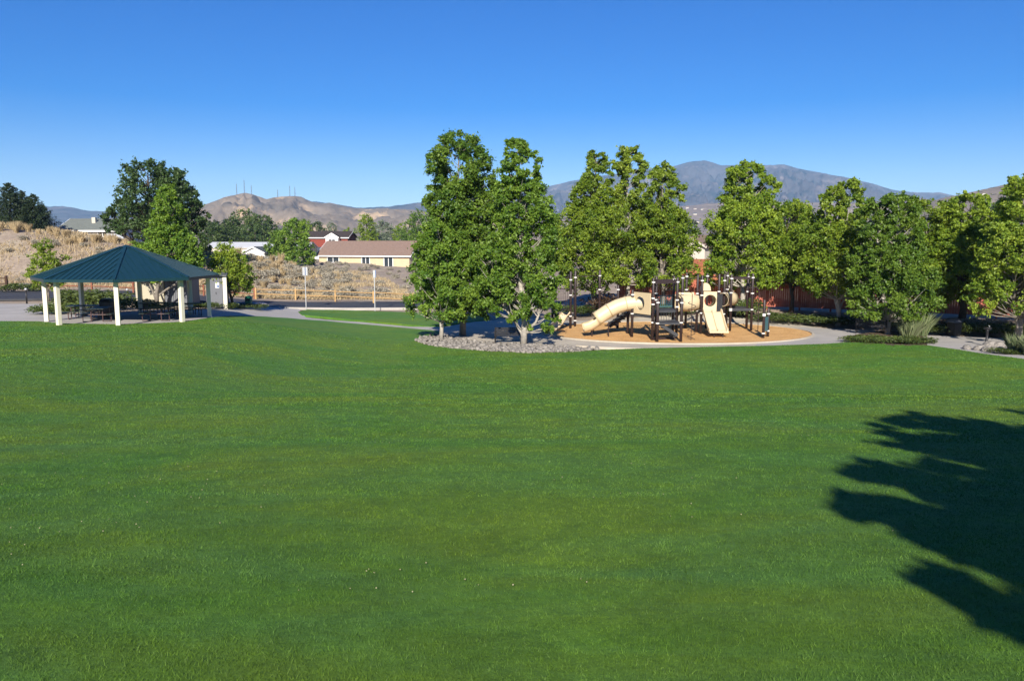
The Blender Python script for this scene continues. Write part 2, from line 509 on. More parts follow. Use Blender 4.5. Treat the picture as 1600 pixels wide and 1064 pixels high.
def build_ground():
    xs = np.concatenate([-np.geomspace(90, 9000, 22)[::-1], np.arange(-88, 89, 2.0), np.geomspace(90, 9000, 22)])
    ys = np.concatenate([-np.geomspace(32, 4000, 14)[::-1], np.arange(-30, 200, 2.0), np.geomspace(202, 11000, 30)])
    X, Y = np.meshgrid(xs, ys)
    Z = terrain(X, Y)
    park = sm(-20, -14, Y) * (1 - sm(73, 75, Y)) * (1 - sm(60, 70, np.abs(X)))
    Z = Z - 0.0 - 0.16 * park
    far = sm(250, 900, np.hypot(X, Y))
    Z = Z * (1 - far) - 6.0 * far
    V = np.stack([X.ravel(), Y.ravel(), Z.ravel()], 1)
    nx, ny = len(xs), len(ys)
    i, j = np.meshgrid(np.arange(nx - 1), np.arange(ny - 1))
    a = (j * nx + i).ravel()
    F = np.stack([a, a + 1, a + nx + 1, a + nx], 1)
    o = bpy.data.objects.new("ground", np_mesh("ground", V, F, M['ground'], None, True))
    link(o); o["kind"] = "structure"
build_ground()

PV = Vector((*gp(200, 494), 0))          # pavilion centre, refined below
lawn_back_px = [(-260, 503), (-60, 503), (0, 503), (60, 503.5), (92, 506.5), (181, 508), (240, 506.5), (284, 504), (318, 499.5), (345, 496), (365, 494.5),
                (410, 495.5), (450, 498), (510, 502.5), (560, 507), (610, 511.5), (645, 514.5), (668, 516.5), (690, 519)]
lawn_front_px = [(680, 526), (655, 529), (648, 534), (668, 541), (705, 545.5), (760, 550), (830, 553), (900, 551), (945, 548), (1010, 545.5), (1100, 543.5),
                 (1200, 541.5), (1290, 538.5), (1330, 535.5), (1350, 536), (1395, 540), (1440, 540), (1452, 541), (1500, 548), (1550, 556), (1600, 562.5), (1680, 573), (1800, 588)]
LB = [gp(*p) for p in lawn_back_px]; LF = [gp(*p) for p in lawn_front_px]
lawn_poly = LB + LF + [(52, 20), (52, -30), (-62, -30), (-66, 30)]
sheet("lawn", lawn_poly, 0.9, 0.05, M['turf'], 0.16, 0.7)
island_px = [(466, 488), (480, 484.5), (520, 485), (600, 487.5), (660, 489.5), (720, 491), (762, 494), (765, 499), (735, 504), (700, 508), (672, 511),
             (640, 508.5), (590, 504), (540, 499.5), (500, 495.5), (472, 493)]
sheet("lawn_island", [gp(*p) for p in island_px], 1.0, 0.05, M['turf'], 0.16, 0.7)

# concrete paving under the pavilion and the path that leaves it
plaza = [gp(-120, 510), gp(-120, 474.5), gp(0, 474.5), gp(60, 475), gp(75, 480), gp(120, 493), gp(180, 488), gp(260, 485.5), gp(310, 483), gp(370, 482), gp(405, 479.5), gp(440, 481), gp(468, 483.5),
         gp(469, 487), gp(478, 496), gp(560, 503), gp(640, 510.5), gp(700, 511), gp(715, 518), gp(690, 527), gp(640, 519), gp(560, 512), gp(440, 503), gp(340, 507), gp(181, 515), gp(40, 512)]
sheet("concrete_plaza", plaza, 1.0, 0.0, M['concrete'], 0.14, 0.8)
MC = Vector((10.3, 49.6, 0)); MRX, MRY = 8.5, 6.15
def ell(rx, ry, n=64, c=MC):
    return [(c.x + rx * math.cos(2 * math.pi * k / n), c.y + ry * math.sin(2 * math.pi * k / n)) for k in range(n)]
ring = [(x if x < 18 else x, y) for x, y in ell(MRX + 2.3, MRY + 2.2)]
sheet("playground_path", ring, 0.9, 0.004, M['sandpath'], 0.14, 0.8)
sheet("path_plaza", [gp(690, 527), gp(688, 512), gp(740, 503), gp(800, 499), gp(870, 497), gp(900, 505), gp(900, 545), gp(800, 549), gp(715, 543)], 0.9, 0.008, M['sandpath'], 0.14, 0.8)
sheet("east_path", [gp(1180, 543), gp(1190, 520), gp(1255, 512), gp(1345, 516), gp(1440, 524), gp(1500, 526), gp(1590, 530), gp(1680, 540), gp(1800, 556), gp(1800, 596), gp(1600, 572), gp(1440, 550), gp(1300, 546)], 0.9, 0.012, M['concrete'], 0.14, 0.8)
sheet("play_surface", ell(MRX, MRY), 0.6, 0.035, M['mulch'], 0.1, 0.4)
kerb_ring = MB()
for k in range(96):
    a0, a1 = 2 * math.pi * k / 96, 2 * math.pi * (k + 1) / 96
    q = [(MC.x + r1 * math.cos(a), MC.y + r2 * math.sin(a)) for a in (a0, a1) for r1, r2 in ((MRX, MRY), (MRX + 0.13, MRY + 0.13))]
    zz = [tz(*p) for p in q]
    kerb_ring.add([(p[0], p[1], z - 0.1) for p, z in zip(q, zz)] + [(p[0], p[1], z + 0.075) for p, z in zip(q, zz)],
                  [(4, 5, 7, 6), (0, 2, 6, 4), (1, 5, 7, 3)])
o = kerb_ring.build("kerb", M['sandpath']); o["kind"] = "structure"

# planting beds: river stones under the two front trees, bark behind the playground
sheet("stone_bed", [gp(682, 525), gp(655, 528), gp(646, 534), gp(668, 543), gp(705, 547.5), gp(760, 552), gp(830, 555), gp(900, 553), gp(950, 549), gp(925, 546), gp(860, 542), gp(790, 537), gp(735, 532), gp(705, 528)], 0.7, 0.03, M['bed'], 0.12, 0.5)
sheet("shrub_bed", [gp(1328, 537), gp(1336, 524), gp(1380, 518), gp(1440, 522), gp(1450, 543), gp(1395, 543)], 0.7, 0.05, M['bed'], 0.12, 0.6)

# road with its kerb
road = [(-95, 57.5), (-60, 58.5), (-32, 63.5), (-24, 66.2), (-9, 67.5), (2, 69), (6, 76), (-10, 75.2), (-24, 74.6), (-42, 73.6), (-60, 72.5), (-95, 71.5)]
sheet("road", road, 1.2, 0.006, M['asphalt'], 0.12, 1.2)
kb = MB()
line = [(-24.2, 66.0), (-19, 66.4), (-14, 66.9), (-9, 67.3), (2, 68.8)]
for (xa, ya), (xb, yb) in zip(line[:-1], line[1:]):
    kb.bar((xa, ya, tz(xa, ya) - 0.02), (xb, yb, tz(xb, yb) - 0.02), 0.16, 0.22)
o = kb.build("road_kerb", M['concrete']); o["kind"] = "structure"
mk = MB()
for (xa, ya), (xb, yb) in zip([(-24, 66.8), (-14, 67.7)], [(-14, 67.7), (-4, 68.7)]):
    for t in range(5):
        p = Vector((xa, ya, 0)).lerp(Vector((xb, yb, 0)), t / 5); q = Vector((xa, ya, 0)).lerp(Vector((xb, yb, 0)), (t + 1) / 5)
        mk.bar((p.x, p.y, tz(p.x, p.y) + 0.012), (q.x, q.y, tz(q.x, q.y) + 0.012), 0.12, 0.006)
o = mk.build("road_edge_line", M['white']); o["kind"] = "structure"

# hills: height fields with gullies, their crests where the photograph shows them
HILLS = []
def on_hill(px, py):
    """point of the hills seen at a pixel of the photograph"""
    d = ray_dir(px, py); best = None
    for t in HILLS:
        h = t.ray_cast(CAM, d)
        if h[0] is not None and (best is None or h[3] < best[3]): best = h
    return best[0] if best else at(px, py, 2000)
def hillfield(name, prof, Y0, Y1, material, amp, freq, zbase=-8.0, nu=170, nv=46, seed=0, power=1.0, back=0.25):
    prof = sorted(prof)
    pxs = np.array([p[0] for p in prof], float); pys = np.array([p[1] for p in prof], float)
    U = np.linspace(pxs[0], pxs[-1], nu)
    top = np.interp(U, pxs, pys)
    k = np.exp(-0.5 * (np.arange(-4, 5) / 0.7) ** 2); k /= k.sum()
    top = np.convolve(np.pad(top, 4, mode='edge'), k, 'valid')
    top = top + np.array([1.1 * noise.noise(Vector((u * 0.05, seed, 0.3))) + 0.7 * noise.noise(Vector((u * 0.16, seed, 1.3))) for u in U])
    V = []
    for j in range(nv):
        v = j / (nv - 1)
        t = min(1.0, v / (1 - back)); b = max(0.0, (v - (1 - back)) / back)
        Y = Y0 + (Y1 - Y0) * t + (Y1 - Y0) * 0.5 * b
        for i in range(nu):
            px = U[i]
            c = at(px, top[i], Y1)
            hx = c.x / Y1
            h = c.z - zbase
            x = hx * Y
            s = t ** power
            wx = 0.35 * noise.noise(Vector((x * freq * 0.7, Y * freq * 0.7, seed)))
            g = 1.0 - abs(noise.fractal(Vector((x * freq + seed + wx, Y * freq * 0.8 + wx, seed * 1.7)), 0.8, 2.1, 6)) * 2.4
            g2 = noise.fractal(Vector((x * freq * 0.35 + seed * 3, Y * freq * 0.3, 4.0 + seed)), 1.0, 2.0, 3)
            w = math.sin(math.pi * min(1, t * 0.98)) if b == 0 else 0.0
            z = zbase + h * s * (1 - 0.7 * b) + amp * h * w * (0.55 * g - 0.3 + 0.6 * g2)
            if t < 1.0:
                lim = CAM.z + (c.z - CAM.z) * (Y / Y1) * 0.985
                z = min(z, lim if c.z > CAM.z else z)
            V.append((x, Y, z))
    F = []
    for j in range(nv - 1):
        for i in range(nu - 1):
            a = j * nu + i
            F.append((a, a + 1, a + nu + 1, a + nu))
    HILLS.append(BVHTree.FromPolygons(V, F))
    o = bpy.data.objects.new(name, np_mesh(name, V, F, material, None, True))
    link(o); o["kind"] = "structure"
    return o

H_brown = m_hill("sage_hillside", (0.225, 0.182, 0.138), (0.50, 0.36, 0.22), (0.150, 0.128, 0.104), 0.0085)
H_right = m_hill("dotted_hillside", (0.25, 0.205, 0.16), (0.34, 0.27, 0.20), (0.19, 0.16, 0.13), 0.012, 0.06)
H_blue = m_hill("forested_mountain", (0.080, 0.072, 0.072), (0.180, 0.140, 0.12), (0.022, 0.030, 0.031), 0.0045)
H_foot = m_hill("valley_foothill", (0.25, 0.20, 0.165), (0.38, 0.29, 0.21), (0.17, 0.145, 0.12), 0.010)

hillfield("hill", [(140, 375), (200, 362), (250, 345), (290, 332), (325, 317.5), (350, 308), (375, 302.5), (383, 300.8), (400, 304), (417, 310.5), (430, 307.5), (445, 305), (470, 306), (487, 314),
                   (505, 317.5), (515, 315.5), (530, 320), (550, 325), (575, 325.5), (600, 325.5), (655, 328), (760, 338), (900, 352), (1000, 366)],
          900, 2100, H_brown, 0.42, 0.0060, seed=3, nu=240, nv=70)
hillfield("far_ridge", [(380, 345), (440, 330), (487, 313.5), (505, 316), (530, 319), (560, 324), (600, 322), (655, 316), (740, 318), (820, 330)], 3200, 4300, H_blue, 0.25, 0.002, nu=90, nv=24, seed=8)
hillfield("mountain_range", [(560, 345), (700, 320), (800, 300), (860, 289.5), (890, 282.5), (950, 272), (1010, 264), (1037, 259), (1055, 257.5), (1075, 252.5), (1102, 249.5), (1117, 254), (1127, 257.5),
                             (1165, 257.5), (1185, 256), (1205, 257), (1228, 256.6), (1244, 262), (1285, 269), (1340, 280), (1384, 292.5), (1410, 298.5), (1436, 300.5), (1467, 300.5), (1487, 304), (1560, 312), (1700, 325)],
          3000, 5600, H_blue, 0.42, 0.0034, seed=5, nu=330, nv=90)
hillfield("west_mountain", [(-260, 318), (-100, 312), (0, 318), (60, 321), (78, 321), (98, 320), (112, 322.5), (125, 326), (150, 329), (190, 331), (260, 340), (330, 352)], 3600, 5000, H_blue, 0.25, 0.0018, nu=90, nv=26, seed=12)
hillfield("foothill", [(640, 362), (760, 352), (860, 336), (950, 326), (1060, 322), (1120, 316), (1200, 312), (1240, 315.5), (1330, 316), (1400, 311), (1440, 309), (1500, 318), (1600, 330)], 1100, 2300, H_foot, 0.22, 0.004, nu=140, nv=36, seed=21)
hillfield("east_hill", [(1300, 352), (1380, 336), (1436, 320), (1487, 304), (1515, 299), (1547, 291), (1589, 281.5), (1640, 270), (1750, 252), (1900, 245)], 500, 1150, H_right, 0.15, 0.006, nu=120, nv=34, seed=31)

# ------------------------------------------------------------------ vegetation
G = np.random.default_rng(11)

def leaf_quads(C, size, up=0.35, out=None, rg=G, asp=0.62):
    """diamond leaves round the centres C"""
    n = len(C)
    nr = rg.normal(size=(n, 3)); nr[:, 2] += up
    if out is not None: nr += out
    nr /= np.linalg.norm(nr, axis=1)[:, None]
    t = rg.normal(size=(n, 3)); t -= (t * nr).sum(1)[:, None] * nr
    t /= np.linalg.norm(t, axis=1)[:, None]
    b = np.cross(nr, t)
    s = (size * rg.uniform(0.65, 1.3, n))[:, None]
    fold = nr * s * 0.12
    V = np.stack([C - t * s * 0.55, C + b * s * asp * 0.5 + fold, C + t * s * 0.55, C - b * s * asp * 0.5 + fold], 1).reshape(-1, 3)
    F = np.arange(4 * n).reshape(n, 4)
    return V, F

def leaf_tris(C, size, up=0.35, out=None, rg=G):
    """pointed three-cornered leaves round the centres C"""
    n = len(C)
    nr = rg.normal(size=(n, 3)); nr[:, 2] += up
    if out is not None: nr += out
    nr /= np.linalg.norm(nr, axis=1)[:, None]
    t = rg.normal(size=(n, 3)); t -= (t * nr).sum(1)[:, None] * nr
    t /= np.linalg.norm(t, axis=1)[:, None]
    b = np.cross(nr, t)
    s = (size * rg.uniform(0.6, 1.35, n))[:, None]
    V = np.stack([C + t * s * 0.62, C - t * s * 0.42 + b * s * 0.46, C - t * s * 0.42 - b * s * 0.46], 1).reshape(-1, 3)
    return V, np.arange(3 * n).reshape(n, 3)

def crown(leaders, leaf, per, rg, cr=0.42, droop=0.0, ragged=0.35, shell=0.5):
    """leaders: (dx, dy, z0, z1, radius, clumps, fullness) columns of foliage; returns leaf centres, tints, clump list"""
    Cs, Ts, Os, clumps = [], [], [], []
    for (dx, dy, z0, z1, rad, nc, full) in leaders:
        nc = max(6, int(nc * 0.84))
        for k in range(nc):
            t = (k + rg.uniform(0, 1)) / nc
            t = t ** 0.9
            env = math.sqrt(min(1.0, (1.04 - t) / (full * 0.8))) * math.sqrt(min(1.0, (t + 0.14) / 0.34)) * (1.0 - 0.08 * t)
            ang = k * 2.39996 + rg.uniform(-0.5, 0.5)
            lob = 1 + ragged * noise.noise(Vector((math.cos(ang) * 1.3 + dx, math.sin(ang) * 1.3 + dy, t * 4.0 + rad)))  + rg.uniform(-0.12, 0.12)
            rr = rad * env * lob * (shell + (1 - shell) * math.sqrt(rg.uniform(0, 1)))
            c = np.array([dx + math.cos(ang) * rr, dy + math.sin(ang) * rr, z0 + (z1 - z0) * t - droop * rr])
            r = cr * rad * rg.uniform(0.6, 1.15) * (0.6 + 0.4 * env)
            n = int(per * rg.uniform(0.8, 1.2) * (r / (cr * rad)) ** 1.5)
            m = 8                                    # each bough end is a bunch of smaller sprays
            sd_ = rg.normal(size=(m, 3)); sd_[:, 2] = sd_[:, 2] * 0.8 + 0.15; sd_ /= np.linalg.norm(sd_, axis=1)[:, None]
            sub = c + sd_ * (rg.uniform(0.35, 1.05, m))[:, None] * r
            w = rg.integers(0, m, n)
            d = rg.normal(size=(n, 3)); d /= np.linalg.norm(d, axis=1)[:, None]
            q = sub[w] + d * np.clip(np.abs(rg.normal(0, 0.30, n)) + 0.06, 0, 0.95)[:, None] * r * np.array([1.0, 1.0, 0.85])
            base_t = 0.42 + 0.13 * rg.normal()
            Cs.append(q)
            Ts.append(np.clip(rg.normal(base_t, 0.20, n) + (0.10 * rg.normal(size=m))[w], 0, 1))
            Os.append(d * 0.5)
            clumps.append((dx, dy, z0, z1, c))
    return np.concatenate(Cs), np.concatenate(Ts), np.concatenate(Os), clumps

def make_tree(name, leaders, leaf, per, trunk_r, leafmat, barkmat, seed, loc, label, cat="tree", group=None, cr=0.42, droop=0.0, ragged=0.35, rz=0.0, lean=(0, 0), shell=0.5, twigs=True, up=0.35):
    rg = np.random.default_rng(seed)
    root = empty(name, loc, rz)
    tag(root, label, cat, group)
    C, T, O, clumps = crown(leaders, leaf, per * 1.75, rg, cr, droop, ragged, shell)
    keep = C[:, 2] > 0.25
    C, T, O = C[keep], T[keep], O[keep]
    V, F = leaf_tris(C, leaf * 0.78, up, O, rg)
    link(bpy.data.objects.new("crown", np_mesh("crown", V, F, leafmat, T)), root)
    mb = MB()
    top = max(l[3] for l in leaders)
    for li, (dx, dy, z0, z1, rad, nc, full) in enumerate(leaders):
        zt = z0 + (z1 - z0) * 0.93
        pts = []; rs = []
        for k in range(9):
            t = k / 8
            z = zt * t
            s = sm(0.08, 0.55, t)
            pts.append((dx * float(s) + lean[0] * t + 0.06 * math.sin(k * 1.7 + li) * (k > 0), dy * float(s) + lean[1] * t + 0.06 * math.cos(k * 2.1 + li) * (k > 0), z - (0.15 if k == 0 else 0)))
            rs.append(trunk_r * (1.0 if li == 0 else 0.6) * (1.18 - 1.08 * t) * (1.25 if k == 0 else 1.0))
        mb.tube(pts, rs, 8)
    if twigs:
        for i, (dx, dy, z0, z1, c) in enumerate(clumps):
            r = math.hypot(c[0] - dx, c[1] - dy)
            if r < 0.25: continue
            zb = max(z0 * 0.8 + 0.1, c[2] - r * (0.9 if droop <= 0 else 0.35))
            t = min(1, zb / (z0 + (z1 - z0)))
            s = float(sm(0.08, 0.55, t))
            a = Vector((dx * s, dy * s, zb)); b = Vector(c)
            m1 = a.lerp(b, 0.5) + Vector((0, 0, -0.08 * r + rg.uniform(-0.1, 0.1)))
            w = trunk_r * 0.30 * (1.1 - 0.8 * t)
            mb.tube([a, m1, b], [w, w * 0.65, w * 0.25], 5, False)
    mb.build("trunk", barkmat, root, True)
    return root

def tree_px(px, by, ty, Y, leaders, **kw):
    """leaders in fractions: (dx m, dy m, z0 frac, z1 frac, radius m, clumps, fullness); height from the crown's top pixel ty"""
    X = gx(px, Y); z = tz(X, Y) - 0.02
    H = at(px, ty, Y).z - z
    L = [(a, b, c * H, d * H, r, n, f) for (a, b, c, d, r, n, f) in leaders]
    return make_tree(loc=(X, Y, z), leaders=L, **kw)

GT = "broadleaf trees around the playground"
# two trees on the stone bed in front of the playground
tree_px(688, 0, 346, 45.2, [(-0.1, -0.1, 0.18, 0.985, 1.75, 74, 0.5), (0.7, 0.2, 0.2, 0.80, 1.4, 40, 0.5)],
        name="broadleaf_tree", leaf=0.16, per=300, trunk_r=0.105, leafmat=M['deep'], barkmat=M['palebark'], seed=101,
        label="low leafy tree at the left end of the stone bed, nearest the curved path", group=GT, cr=0.305, ragged=0.6)
tree_px(722, 0, 208, 47.6, [(-0.15, 0.1, 0.36, 0.985, 2.0, 104, 0.26), (-0.8, 0, 0.28, 0.80, 1.6, 44, 0.4), (1.0, 0.2, 0.16, 0.78, 1.9, 80, 0.4), (-0.1, 0, 0.14, 0.6, 2.2, 60, 0.4)],
        name="broadleaf_tree", leaf=0.165, per=320, trunk_r=0.15, leafmat=M['deep'], barkmat=M['bark'], seed=114,
        label="tallest broad-topped tree, standing behind the low tree on the stone bed", group=GT, cr=0.285, ragged=0.6)
tree_px(818, 0, 213, 42.8, [(-0.25, 0.2, 0.45, 0.985, 1.15, 66, 0.25), (0.05, 0.4, 0.19, 0.80, 1.9, 100, 0.4), (-1.5, 0.4, 0.15, 0.52, 1.7, 58, 0.4), (0.9, -0.3, 0.07, 0.34, 1.15, 26, 0.5)],
        name="broadleaf_tree", leaf=0.16, per=330, trunk_r=0.145, leafmat=M['deep'], barkmat=M['palebark'], seed=102,
        label="tall leafy tree with pale trunk on the stone bed, beside the black bench", group=GT, cr=0.285, ragged=0.6)
# row behind the playground
tree_px(928, 0, 233, 60, [(0.0, 0, 0.42, 0.985, 1.25, 56, 0.35), (-0.4, 0, 0.30, 0.82, 1.75, 56, 0.35), (-0.5, 0, 0.17, 0.66, 2.9, 96, 0.4)],
        name="broadleaf_tree", leaf=0.19, per=290, trunk_r=0.15, leafmat=M['poplar'], barkmat=M['bark'], seed=103,
        label="narrow-topped tree behind the tube slide, leftmost of the row behind the playground", group=GT, cr=0.305, ragged=0.6)
tree_px(980, 0, 228, 61, [(-0.1, 0, 0.60, 0.985, 1.35, 48, 0.35), (0.1, 0, 0.16, 0.66, 2.7, 88, 0.4)],
        name="broadleaf_tree", leaf=0.19, per=290, trunk_r=0.15, leafmat=M['lime'], barkmat=M['palebark'], seed=104,
        label="highest tree behind the playground, rounded top on a bare pale stem", group=GT, cr=0.32, ragged=0.55)
tree_px(1036, 0, 256, 59, [(-0.2, 0, 0.45, 0.985, 1.45, 60, 0.4), (0.0, 0, 0.17, 0.70, 2.35, 90, 0.4)],
        name="broadleaf_tree", leaf=0.185, per=290, trunk_r=0.14, leafmat=M['poplar'], barkmat=M['bark'], seed=105,
        label="cone-topped tree behind the middle of the play structure, left of the beige gable", group=GT, cr=0.305, ragged=0.55)
tree_px(1160, 0, 253, 58, [(0.0, 0, 0.52, 0.985, 1.8, 72, 0.35), (0.3, 0, 0.18, 0.74, 2.85, 116, 0.4), (-1.3, 0.3, 0.17, 0.42, 1.4, 24, 0.5)],
        name="broadleaf_tree", leaf=0.185, per=290, trunk_r=0.17, leafmat=M['poplar'], barkmat=M['palebark'], seed=106,
        label="large cone-shaped tree with pale trunk behind the double slide", group=GT, cr=0.285, ragged=0.55)
tree_px(1238, 0, 318, 57, [(-0.5, 0, 0.30, 0.985, 2.2, 70, 0.4), (0.3, 0, 0.27, 0.72, 2.5, 64, 0.5)],
        name="broadleaf_tree", leaf=0.18, per=270, trunk_r=0.13, leafmat=M['poplar'], barkmat=M['darkbark'], seed=107,
        label="low round-headed tree with dark trunk against the red fence, right of the cone-shaped tree", group=GT, cr=0.32, ragged=0.5)
tree_px(1312, 0, 282, 53, [(-0.85, 0, 0.40, 0.95, 1.1, 42, 0.3), (0.30, 0, 0.45, 0.99, 1.15, 48, 0.3), (-0.6, 0, 0.21, 0.70, 2.2, 76, 0.4), (0.8, 0.3, 0.21, 0.62, 2.0, 56, 0.4)],
        name="broadleaf_tree", leaf=0.175, per=270, trunk_r=0.12, leafmat=M['poplar'], barkmat=M['palebark'], seed=108,
        label="fork-topped tree with a slim pale trunk at the right end of the playground", group=GT, cr=0.34, ragged=0.6)
tree_px(1391, 0, 303, 48, [(-0.9, 0, 0.40, 0.96, 1.25, 54, 0.3), (0.4, 0.3, 0.40, 0.985, 1.4, 54, 0.3), (0.4, -0.2, 0.11, 0.60, 2.05, 84, 0.4), (-1.1, 0.2, 0.15, 0.64, 1.35, 40, 0.4)],
        name="broadleaf_tree", leaf=0.165, per=290, trunk_r=0.13, leafmat=M['deep'], barkmat=M['palebark'], seed=109,
        label="dark green spreading tree rising from the low juniper mound beside the path", group=GT, cr=0.305, ragged=0.55)
tree_px(1443, 0, 312, 52.3, [(0, 0, 0.35, 0.985, 1.7, 60, 0.3), (0.2, 0, 0.16, 0.70, 2.3, 64, 0.4)],
        name="broadleaf_tree", leaf=0.18, per=260, trunk_r=0.12, leafmat=M['poplar'], barkmat=M['bark'], seed=110,
        label="slim tree between the juniper-mound tree and the dark-trunked tree", group=GT, cr=0.32, ragged=0.55)
tree_px(1506, 0, 305, 51, [(0.0, 0, 0.40, 0.985, 1.9, 66, 0.35), (-0.5, 0, 0.26, 0.76, 2.5, 84, 0.4), (1.3, 0.2, 0.28, 0.78, 1.9, 54, 0.4)],
        name="broadleaf_tree", leaf=0.175, per=280, trunk_r=0.19, leafmat=M['poplar'], barkmat=M['darkbark'], seed=111,
        label="broad tree with a thick dark trunk in front of the red fence", group=GT, cr=0.305, ragged=0.5)
tree_px(1596, 0, 270, 44, [(0.1, 0, 0.35, 0.985, 1.8, 80, 0.3), (-0.7, -0.3, 0.18, 0.70, 2.2, 84, 0.4), (1.4, 0, 0.18, 0.85, 1.9, 60, 0.35)],
        name="broadleaf_tree", leaf=0.165, per=300, trunk_r=0.16, leafmat=M['lime'], barkmat=M['bark'], seed=112,
        label="yellow-green tree cut by the right edge of the picture", group=GT, cr=0.285, ragged=0.5)
tree_px(1690, 0, 300, 47, [(0, 0, 0.16, 0.985, 2.3, 70, 0.35)],
        name="broadleaf_tree", leaf=0.19, per=200, trunk_r=0.16, leafmat=M['poplar'], barkmat=M['bark'], seed=113,
        label="tree mostly outside the picture beyond the yellow-green tree on the right", group=GT, cr=0.4, ragged=0.5)
# around the pavilion
tree_px(250, 0, 250, 88, [(-0.6, 0, 0.25, 0.985, 3.3, 90, 0.5), (2.0, 0, 0.2, 0.90, 2.9, 90, 0.5), (-3.9, 0.5, 0.30, 0.62, 1.9, 30, 0.6), (3.5, 0, 0.12, 0.72, 1.8, 44, 0.5)],
        name="elm_tree", leaf=0.27, per=165, trunk_r=0.36, leafmat=M['elm'], barkmat=M['darkbark'], seed=120,
        label="big dark spreading elm behind the pavilion roof", cr=0.30, ragged=0.7, shell=0.62)
tree_px(243, 0, 290, 56.2, [(1.2, 0, 0.45, 0.985, 1.05, 46, 0.4), (1.0, 0, 0.28, 0.66, 1.8, 66, 0.5), (-0.7, 0, 0.22, 0.52, 1.2, 34, 0.6), (2.5, 0.2, 0.26, 0.56, 1.1, 30, 0.6)],
        name="broadleaf_tree", leaf=0.17, per=220, trunk_r=0.13, leafmat=M['deep'], barkmat=M['bark'], seed=121,
        label="bright green tree standing directly behind the pavilion", cr=0.38, ragged=0.55)
tree_px(74, 0, 377, 62, [(0, 0, 0.22, 0.985, 1.2, 34, 0.6), (0.5, 0, 0.25, 0.7, 1.1, 20, 0.7)],
        name="young_tree", leaf=0.15, per=170, trunk_r=0.07, leafmat=M['lime'], barkmat=M['bark'], seed=122,
        label="small yellow-green tree left of the pavilion at the foot of the dry slope", cr=0.42, ragged=0.6)
tree_px(361, 0, 384, 59, [(-0.2, 0, 0.28, 0.985, 1.45, 44, 0.65), (0.4, 0, 0.3, 0.72, 1.3, 26, 0.7)],
        name="young_tree", leaf=0.15, per=190, trunk_r=0.10, leafmat=M['lime'], barkmat=M['darkbark'], seed=123,
        label="small round yellow-green tree just right of the pavilion", cr=0.40, ragged=0.55)

# conifers on the rise at the left
def conifer(px, ty, Y, rad, seed, label, group, material='conifer', z0=0.06, n=110, sink=0.0):
    X = gx(px, Y); z = tz(X, Y) - 0.05
    H = at(px, ty, Y).z - z
    rg = np.random.default_rng(seed)
    root = empty("conifer", (X, Y, z)); tag(root, label, "tree", group)
    Cs, Ts = [], []
    mb = MB(); mb.tube([(0, 0, -0.2), (0, 0, H * 0.5), (0, 0, H * 0.96)], [0.02 * H, 0.013 * H, 0.003 * H], 7)
    for k in range(n):
        t = z0 + (0.99 - z0) * (k + rg.uniform()) / n
        L = rad * (1 - t) ** 0.75 * rg.uniform(0.55, 1.25) + 0.12
        a = k * 2.39996 + rg.uniform(-0.4, 0.4)
        zc = H * t
        m = int(46 + 90 * L / rad)
        s = rg.uniform(0.12, 1, m) ** 0.7
        spread = 0.11 * L * (0.4 + s)
        P = np.stack([math.cos(a) * L * s, math.sin(a) * L * s, zc + L * (0.32 * s ** 2 - 0.02)], 1) + rg.normal(size=(m, 3)) * spread[:, None] * np.array([0.8, 0.8, 0.55])
        Cs.append(P); Ts.append(np.clip(rg.normal(0.4, 0.22, m), 0, 1))
        if k % 3 == 0:
            mb.tube([(0, 0, zc), (math.cos(a) * L * 0.8, math.sin(a) * L * 0.8, zc + 0.2 * L)], [0.03, 0.01], 4, False)
    C = np.concatenate(Cs); T = np.concatenate(Ts)
    V, F = leaf_quads(C, 0.035 * H * 0.75 + 0.05, 0.2, None, rg, 0.35)
    link(bpy.data.objects.new("crown", np_mesh("crown", V, F, M[material], T)), root)
    mb.build("trunk", M['darkbark'], root, True)
    return root
GC = "dark conifers on the rise behind the dry slope"
conifer(-22, 300, 118, 3.4, 200, "dark conifer cut by the left edge of the picture", GC)
conifer(26, 286, 116, 3.6, 201, "tallest dark conifer on the rise at the far left", GC, n=150)
conifer(46, 298, 120, 3.0, 202, "dark conifer touching the right side of the tallest one on the rise", GC)
conifer(62, 303, 118, 2.6, 203, "pointed dark conifer on the rise, third from the picture's left edge", GC)
conifer(76, 320, 122, 2.6, 204, "low dark conifer at the right end of the row on the rise", GC)

# far trees behind the houses
GF = "trees among the far houses"
def far_tree(px, ty, Y, rad, seed, label, m='fargreen', z0=0.10, full=0.6, nc=40, per=105, zadd=0.0):
    X = gx(px, Y); z = tz(X, Y) - 0.1
    H = at(px, ty, Y).z - z
    make_tree("far_tree", [(0, 0, z0 * H, 0.985 * H, rad, nc, full), (rad * 0.35, 0, z0 * H, 0.7 * H, rad * 0.8, nc // 2, full)], 0.035 * rad + 0.28, per, 0.02 * H, M[m], M['darkbark'], seed,
              (X, Y, z), label, "tree", GF, 0.42, 0, 0.55, twigs=False)
far_tree(335, 348, 205, 3.2, 301, "dark far tree just right of the big elm, above the long pale roof")
far_tree(352, 346, 225, 3.4, 302, "low dark far tree left of the tallest far tree above the pale roof", 'conifer')
far_tree(366, 341, 215, 3.0, 303, "olive far tree touching the left side of the tallest far tree")
far_tree(386, 329, 222, 4.4, 304, "tallest far tree above the long pale roof")
far_tree(402, 336, 210, 3.4, 305, "reddish green far tree in front of the tallest far tree", 'fargreen')
far_tree(420, 338, 215, 3.6, 306, "green far tree at the right end of the clump above the pale roof")
far_tree(436, 362, 150, 2.4, 307, "small dark tree beside the white gable", 'deep', nc=34)
far_tree(463, 343, 148, 2.9, 308, "dense green tree standing left of the red-brown house", 'deep', nc=54)
